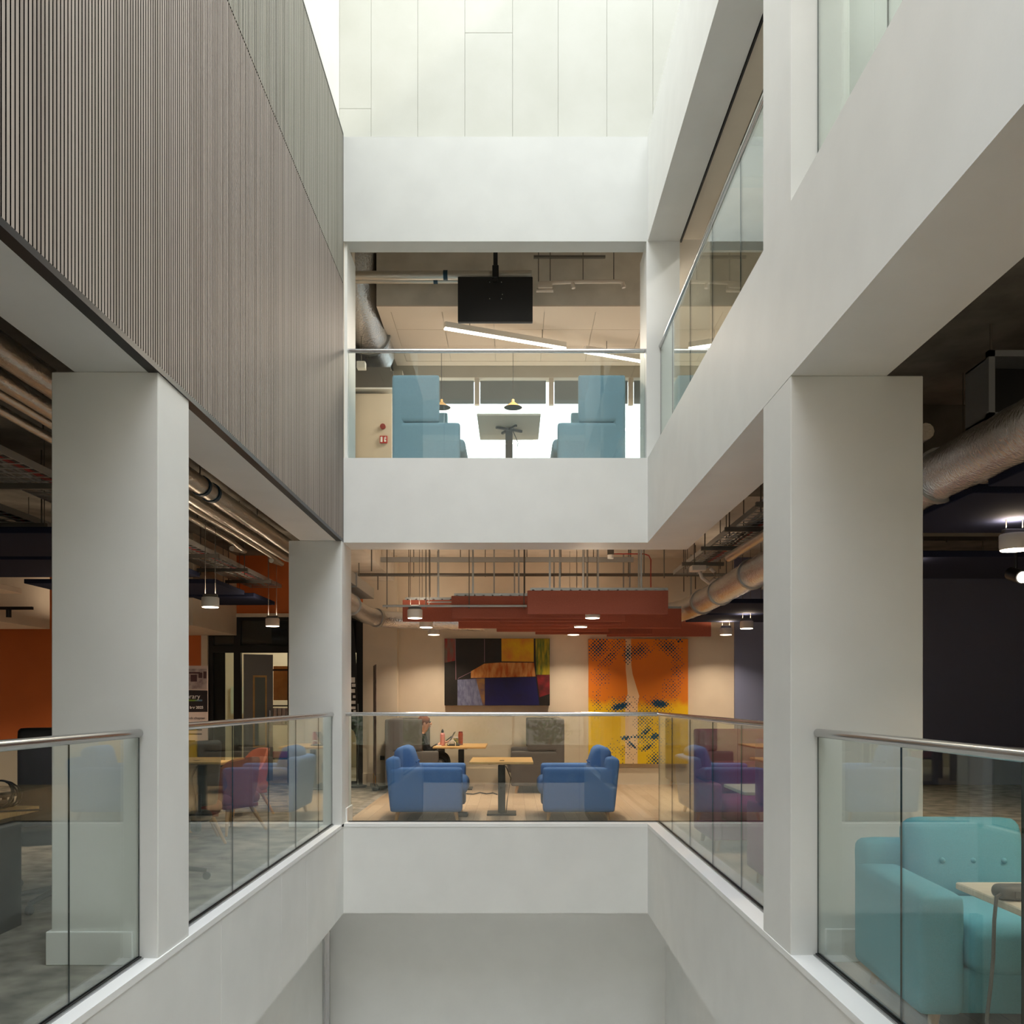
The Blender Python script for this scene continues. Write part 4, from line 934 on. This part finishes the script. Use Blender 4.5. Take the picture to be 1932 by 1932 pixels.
# abstract painting
x0, x1, z0, z1 = X(839, YW), X(1037, YW), Z(1331, YW), Z(1205, YW); yf = YW-.05
t = thing('abstract_painting', 'dark abstract painting with yellow, ochre and blue blocks on the lounge wall', 'painting', ((x0+x1)/2, YW, (z0+z1)/2))
MB().box(x0, x1, yf, YW, z0, z1).build('canvas', paint('black_oil', (22, 18, 16), (30, 24, 20)), t, False, True)
cx = lambda u: x0 + (u-917)/(1829-917)*(x1-x0); cz = lambda v: z1 - (v-853)/(1430-853)*(z1-z0)
patches = [
 ('red_grey_patch', [(918, 854), (1012, 854), (1010, 1045), (918, 1062)], ((110, 100, 88), (150, 40, 44), 5, (3, 1, .6))),
 ('yellow_patch', [(1410, 854), (1690, 854), (1690, 1054), (1412, 1050)], ((206, 170, 14), (196, 120, 40), 4, (1, 1, .8))),
 ('green_patch', [(1704, 854), (1828, 854), (1828, 1165), (1712, 1165)], ((70, 98, 30), (170, 150, 20), 6, (4, 1, .7))),
 ('crimson_patch', [(1716, 1166), (1828, 1166), (1828, 1330), (1740, 1360)], ((130, 28, 36), (70, 20, 24), 5)),
 ('ochre_patch', [(1146, 1136), (1262, 1070), (1400, 1060), (1692, 1062), (1706, 1180), (1400, 1188), (1146, 1192)], ((206, 152, 84), (170, 84, 24), 6, (3, 1, .8))),
 ('blue_patch', [(1268, 1194), (1708, 1184), (1740, 1428), (1268, 1428)], ((22, 20, 84), (26, 22, 70), 4)),
 ('lilac_patch', [(1030, 1208), (1190, 1200), (1250, 1430), (1030, 1430)], ((120, 128, 158), (92, 96, 130), 12, (2, 1, .8))),
 ('brown_patch', [(1190, 1200), (1266, 1196), (1266, 1428), (1250, 1430)], ((104, 80, 78), (150, 110, 60), 8)),
]
for nm, pl, (c, c2, s, *st) in patches:
    MB().prism([(cx(u), cz(v)) for u, v in pl], lambda u, v, a: (u, a, v), yf, yf-.0015).build(nm, paint(nm, c, c2, s, st[0] if st else (1, 1, 1)), t, False, True)
ln = MB()
for (a, b), (c, d), w in (((1016, 1208), (1012, 860), 6), ((1264, 1060), (1264, 858), 5), ((1034, 1198), (1150, 1140), 5), ((1146, 1194), (1268, 1192), 3)):
    p, q = Vector((cx(a), 0, cz(b))), Vector((cx(c), 0, cz(d))); dd = (q-p).normalized(); nn = Vector((-dd.z, 0, dd.x))*w*.0008
    ln.prism([((p+nn).x, (p+nn).z), ((q+nn).x, (q+nn).z), ((q-nn).x, (q-nn).z), ((p-nn).x, (p-nn).z)], lambda u, v, a: (u, a, v), yf, yf-.002)
ln.build('mauve_lines', mat('mauve_line', lin(132, 100, 112), .6), t, False, True)
# halftone painting
x0, x1, z0, z1 = X(1110, YW), X(1297, YW), Z(1440.5, YW), Z(1206, YW)
t = thing('halftone_painting', 'tall orange to yellow canvas with blue dots and a pale stripe', 'painting', ((x0+x1)/2, YW, z0))
m = bpy.data.materials.new('orange_yellow_canvas'); m.use_nodes = True; nt = m.node_tree; bs = nt.nodes['Principled BSDF']; bs.inputs['Roughness'].default_value = .5
tc = nt.nodes.new('ShaderNodeTexCoord'); sp = nt.nodes.new('ShaderNodeSeparateXYZ'); cr = nt.nodes.new('ShaderNodeValToRGB'); nz = nt.nodes.new('ShaderNodeTexNoise'); ad = nt.nodes.new('ShaderNodeMath')
nz.inputs['Scale'].default_value = 5; nz.inputs['Detail'].default_value = 5; ad.operation = 'MULTIPLY_ADD'; ad.inputs[1].default_value = .16
nt.links.new(tc.outputs['Generated'], sp.inputs[0]); nt.links.new(tc.outputs['Object'], nz.inputs['Vector']); nt.links.new(nz.outputs['Fac'], ad.inputs[0]); nt.links.new(sp.outputs['Z'], ad.inputs[2]); nt.links.new(ad.outputs[0], cr.inputs[0])
e = cr.color_ramp.elements; e[0].position = 0; e[0].color = lin(232, 196, 10); e[1].position = 1.0; e[1].color = lin(226, 126, 12)
for p, c in ((.52, lin(230, 186, 8)), (.60, lin(216, 122, 12)), (.8, lin(212, 112, 10))): q = e.new(p); q.color = c
nt.links.new(cr.outputs[0], bs.inputs['Base Color'])
MB().box(x0, x1, yf, YW, z0, z1).build('canvas', m, t, False, True)
cx = lambda u: x0 + (u-370)/(1226-370)*(x1-x0); cz = lambda v: z1 - (v-857)/(1935-857)*(z1-z0)
st = [(688, 857), (735, 857), (737, 1080), (748, 1160), (772, 1240), (806, 1350), (793, 1420), (791, 1935), (684, 1935), (686, 1400), (706, 1330), (700, 1230), (690, 1120)]
MB().prism([(cx(u), cz(v)) for u, v in st], lambda u, v, a: (u, a, v), yf, yf-.0015).build('pale_stripe', mat('pale_stripe', lin(232, 200, 160), .5), t, False, True)
blobs = [(450, 930, 80, 110, .8, .62), (560, 1010, 40, 110, .7, .5), (800, 960, 110, 60, -.2, .58), (710, 990, 40, 70, 0, .75), (1060, 930, 110, 60, .4, .55), (1150, 872, 30, 14, 0, .95), (620, 910, 70, 50, 0, .45), (1120, 1000, 50, 60, 0, .42),
         (470, 1180, 70, 120, 0, .30), (450, 1400, 50, 130, 0, .28), (640, 1440, 74, 26, -.3, 1.5), (640, 1430, 150, 80, 0, .33), (985, 1417, 66, 28, .15, 1.6), (930, 1440, 150, 90, 0, .34), (1080, 1290, 70, 90, 0, .32),
         (850, 1560, 90, 120, 0, .42), (860, 1660, 60, 26, -.5, .9), (690, 1712, 40, 14, 0, 1.3), (940, 1700, 36, 26, -.3, 1.4), (810, 1700, 120, 12, 0, .8), (740, 1770, 60, 20, .6, .85), (880, 1790, 70, 20, -.5, .85), (900, 1720, 120, 90, 0, .35), (950, 1905, 70, 70, 0, .62), (640, 1830, 120, 120, 0, .2), (1130, 1130, 60, 120, 0, .3), (1000, 1560, 100, 140, 0, .22)]
rnd = random.Random(5)
dm = MB(); pitch = 15.0; row = 0; v = 864.0
while v < 1930:
    u = 378.0 + (pitch if row % 2 else 0)
    while u < 1222:
        k = 0
        for (bx, by, rx, ry, an, pk) in blobs:
            dx, dy = u-bx, v-by; c, s = math.cos(an), math.sin(an); a, b = (dx*c+dy*s)/rx, (-dx*s+dy*c)/ry
            d = a*a+b*b
            if d < 1.6: k = max(k, pk*math.exp(-d*.9))
        k += rnd.uniform(-.16, .10)
        if k > .10:
            r = (2.2 + 12.5*min(1, k)) * (x1-x0)/856
            w = [dm.bm.verts.new((cx(u)+r*math.cos(i*math.pi/3), yf-.0025, cz(v)+r*math.sin(i*math.pi/3))) for i in range(6)]; dm.bm.faces.new(w)
        u += pitch*2
    v += pitch; row += 1
dm.build('blue_dots', mat('navy_dot', lin(14, 66, 100), .6), t, False, True)

def text(name, body, size, mat_, parent, loc, align='RIGHT', bold=0.0, italic=False):
    cu = bpy.data.curves.new('t', 'FONT'); cu.body = body; cu.size = size*S; cu.align_x = align; cu.extrude = .0008; cu.offset = bold*S
    o = bpy.data.objects.new('t', cu); col.objects.link(o)
    me = bpy.data.meshes.new_from_object(o.evaluated_get(bpy.context.evaluated_depsgraph_get())); bpy.data.objects.remove(o)
    n = bpy.data.objects.new(name, me); me.materials.clear(); me.materials.append(mat_); col.objects.link(n); n.parent = parent
    n.location = Vector(loc)*S; n.rotation_euler = (math.pi/2, 0, 0); return n
# roll-up banner in the left wing
Y = 11.2; xr = X(392, Y); zt = Z(1256, Y)
t = thing('roll_up_banner', 'pink and black roll-up banner reading rary, behind the broad left column', 'banner', (xr-.42, Y, 0))
W = .84; px = lambda p: (p-392)*Y/F + .42; pz = lambda q: Z(q, Y)
MB().box(-.42, .42, -.004, .004, .07, zt).build('printed_sheet', M['paper'], t)
MB().box(-.42, .42, -.06, .06, 0, .07, .01).build('cassette', M['galv'], t); MB().cyl((0, .02, .07), (0, .02, zt), .008, n=8).build('pole', M['galv'], t)
MB().prism([(-.42, pz(1302)), (-.1, pz(1301)), (.42, pz(1303)), (.42, pz(1343)), (-.1, pz(1344)), (-.42, pz(1342))], lambda u, v, a: (u, a, v), -.005, -.0065).build('black_band', mat('print_black', lin(38, 30, 34), .5), t)
text('lettering', 'Library', .082, M['textwhite'], t, (px(378), -.007, pz(1318)))
MB().box(px(330), px(382), -.0075, -.0065, pz(1323), pz(1320)).build('coloured_rule', mat('rule_green', lin(120, 150, 60), .5, 0, (lin(70, 110, 190), 3, 1)), t)
text('date_lettering', 'ber 2025', .046, M['textwhite'], t, (px(384), -.007, pz(1337)), bold=.0012)
text('chapter_lettering', 'nsh chapter', .044, M['textdark'], t, (px(387), -.007, pz(1357)))
ph = MB(); rnd = random.Random(2)
MB().box(-.41, .41, -.0065, -.005, pz(1300), pz(1262)).build('photo_print', mat('faded_photo_print', lin(206, 192, 190), .5, 0, (lin(150, 132, 134), 9, 4)), t)
for a, b, c, d in ((357, 1271, 378, 1268), (360, 1286, 372, 1273), (375, 1279, 382, 1269), (384, 1280, 390, 1267)): ph.box(px(a), px(c), -.0075, -.0065, pz(b), pz(d))
ph.build('photo_shapes', mat('print_plum', lin(92, 66, 72), .5), t)
sm = MB()
for q in (1377, 1385, 1398, 1404, 1418, 1424): sm.box(px(356), px(rnd.uniform(368, 382)), -.0065, -.005, pz(q+1.3), pz(q-1.3))
sm.build('small_print', M['textdark'], t)
# edge-on banner and feather flag by the lounge door
Y = 12.75; t = thing('roll_up_banner.001', 'black printed roll-up banner seen almost edge-on in the lounge', 'banner', (X(707, Y), Y, 0), -1.36)
MB().box(-.30, .30, -.004, .004, .05, Z(1255, Y)).build('printed_sheet', mat('dark_banner_print', lin(44, 40, 44), .5, 0, (lin(120, 100, 100), 4, 6, (1, 1, 2))), t)
MB().box(-.31, .31, -.05, .05, 0, .05, .01).build('cassette', M['blackmetal'], t); MB().cyl((0, .015, .05), (0, .015, Z(1255, Y)), .008, n=8).build('pole', M['galv'], t)
st = MB(); cols = (lin(200, 90, 60), lin(120, 170, 70), lin(120, 90, 170), lin(220, 160, 40))
for k, c in enumerate(cols): MB().box(-.28+.14*k, -.15+.14*k, -.0065, -.004, .06+.01*k, .2).build('colour_block', mat('banner_block_%d' % k, c, .5), t)
Y = 12.95; t = thing('feather_flag', 'black feather flag with white print at the glazed screen left of the lounge', 'flag', (X(675, Y), Y, 0))
pl = [(X(p, Y)-X(675, Y), Z(q, Y)) for p, q in ((675, 1470), (674.5, 1420), (673, 1395), (668, 1380), (660, 1372), (654, 1366), (650, 1160), (659, 1152), (663, 1165), (667, 1185), (670, 1215), (672.5, 1260), (674, 1320), (675.5, 1400), (676, 1470))]
MB().prism(pl, lambda u, v, a: (u, a, v), -.006, .006).build('flag_cloth', M['black'], t)
MB().cyl((0, .012, .03), (-.0, .012, 1.2), .008, n=8).build('pole', M['galv'], t, True); MB().cyl((-.0, 0, 0), (-.0, 0, .03), .13, n=20).build('base', M['blackmetal'], t, True)
fp = MB()
for p, q, w, h in ((662, 1278, 8, 10), (664, 1290, 7, 6), (661, 1300, 9, 7), (666, 1312, 5, 5), (663, 1322, 8, 6), (661, 1333, 10, 5), (667, 1340, 5, 4)): fp.box(X(p, Y)-X(675, Y), X(p+w, Y)-X(675, Y), -.0085, -.006, Z(q+h, Y), Z(q, Y))
fp.build('white_print', M['textwhite'], t)
# ------------------------------------------------------------------ room behind the glazed screen
t = thing('wall_cabinet', 'oak wall cabinet seen through the glazed door', 'cabinet', (-3.55, 15.2, 1.2))
MB().box(-.45, .75, -.15, .15, .05, .62).build('body', M['oak'], t); MB().box(-.449, .149, -.165, -.15, .055, .615).build('door', M['oak'], t); MB().box(.16, .74, -.165, -.15, .055, .615).build('door', M['oak'], t); MB().box(-.3, .6, .15, 1.6, .3, .34).build('bracket', M['galv'], t)
t = thing('storage_shelf', 'shelf unit with white folders behind the glazed door', 'shelf', (-3.5, 14.6, 0))
s = MB()
for x in (-.45, .06, .45): s.box(x-.012, x+.012, -.15, .15, 0, 1.75)
for z in (.3, .85, 1.15, 1.73): s.box(-.45, .45, -.15, .15, z, z+.02)
s.build('frame', M['black'], t)
wf_ = mat('white_folder', lin(214, 214, 224), .5)
for i in range(7):
    o = MB().box(-.028, .028, -.12, .12, 0, .25, .004, 1).build('folder', wf_, None); o.location = Vector((-3.895+i*.07, 14.6, .872))*S; tag(o, 'white folder in the row on the shelf behind the glazed door', 'folder', 'white folders')
o = MB().box(-.22, .22, -.1, .1, 0, .1, .01).build('storage_box', mat('magenta_box', lin(214, 60, 110), .5), None); o.location = Vector((-3.70, 14.6, .321))*S; tag(o, 'magenta box below the folders behind the glazed door', 'box')
bl = MB().box(-.35, .35, -.02, .02, 0, .5); o = bl.build('whiteboard', mat('pale_green_board', lin(196, 214, 196), .4), None); o.location = Vector((-4.9, 16.77, 1.0))*S; tag(o, 'pale board on the far wall behind the glazed screen', 'board')
t = thing('ceiling_light', 'ceiling light of the room behind the glazed screen', 'ceiling light', (-3.4, 15.6, 3.3))
MB().box(-.6, .6, -.1, .1, .0, .07).build('body', M['glow'], t)
ld = bpy.data.lights.new('panel_light', 'AREA'); ld.shape = 'RECTANGLE'; ld.size = 1.2*S; ld.size_y = .3*S; ld.energy = 42; ld.color = (1, .9, .72)
lo = bpy.data.objects.new('light', ld); col.objects.link(lo); lo.parent = t; lo.location = (0, 0, -.01)
# small fittings
o = MB().box(-.03, .03, 0, .012, -.03, .03, .003, 1).build('wall_socket', M['black'], None); o.location = Vector((X(721, 13.18), 13.186, Z(1430, 13.18)))*S; tag(o, 'black double socket low on the cream pier', 'socket')
o = MB().tube([(X(875, 12.0), 12.0, .01), (X(893, 12.0), 11.9, .012), (X(905, 12), 12.1, .012), (X(918, 12), 11.95, .012), (X(930, 12), 12.05, .012), (X(938, 12), 11.9, .01)], .008, 6).build('floor_cable', M['black'], None, True); tag(o, 'black cable lying on the oak floor behind the pedestal table', 'cable')
o = MB().cushion(-.07, .07, -.05, .05, 0, .05, .02).build('adapter', M['black'], None, True); o.location = Vector((X(870, 9.6), 9.7, 0))*S; tag(o, 'black power adapter on the floor by the left blue armchair', 'adapter')
for k, (x, y) in enumerate(((-3.0, -6.2), (-1.0, -6.4), (1.0, -6.1), (3.0, -6.5))):
    t = thing('potted_shrub' + ('.%03d' % k if k else ''), 'green shrub outside the window behind the camera', 'shrub', (x, y, -.3), 0, 'shrubs outside')
    g = MB(); rr = random.Random(k)
    for i in range(260):
        c = Vector((rr.gauss(0, .32), rr.gauss(0, .25), .35+abs(rr.gauss(0, .5)))); d = Vector((rr.uniform(-1, 1), rr.uniform(-1, 1), rr.uniform(.2, 1))).normalized()*.16; q = d.cross(Vector((0, 1, .3))).normalized()*.03
        g.bm.faces.new([g.bm.verts.new(c), g.bm.verts.new(c+d*.5+q), g.bm.verts.new(c+d), g.bm.verts.new(c+d*.5-q)])
    g.build('foliage', mat('leaf_green_%d' % k, lin(92, 128, 62), .6), t); MB().cyl((0, 0, 0), (0, 0, .5), .05).build('stem', M['oak'], t)
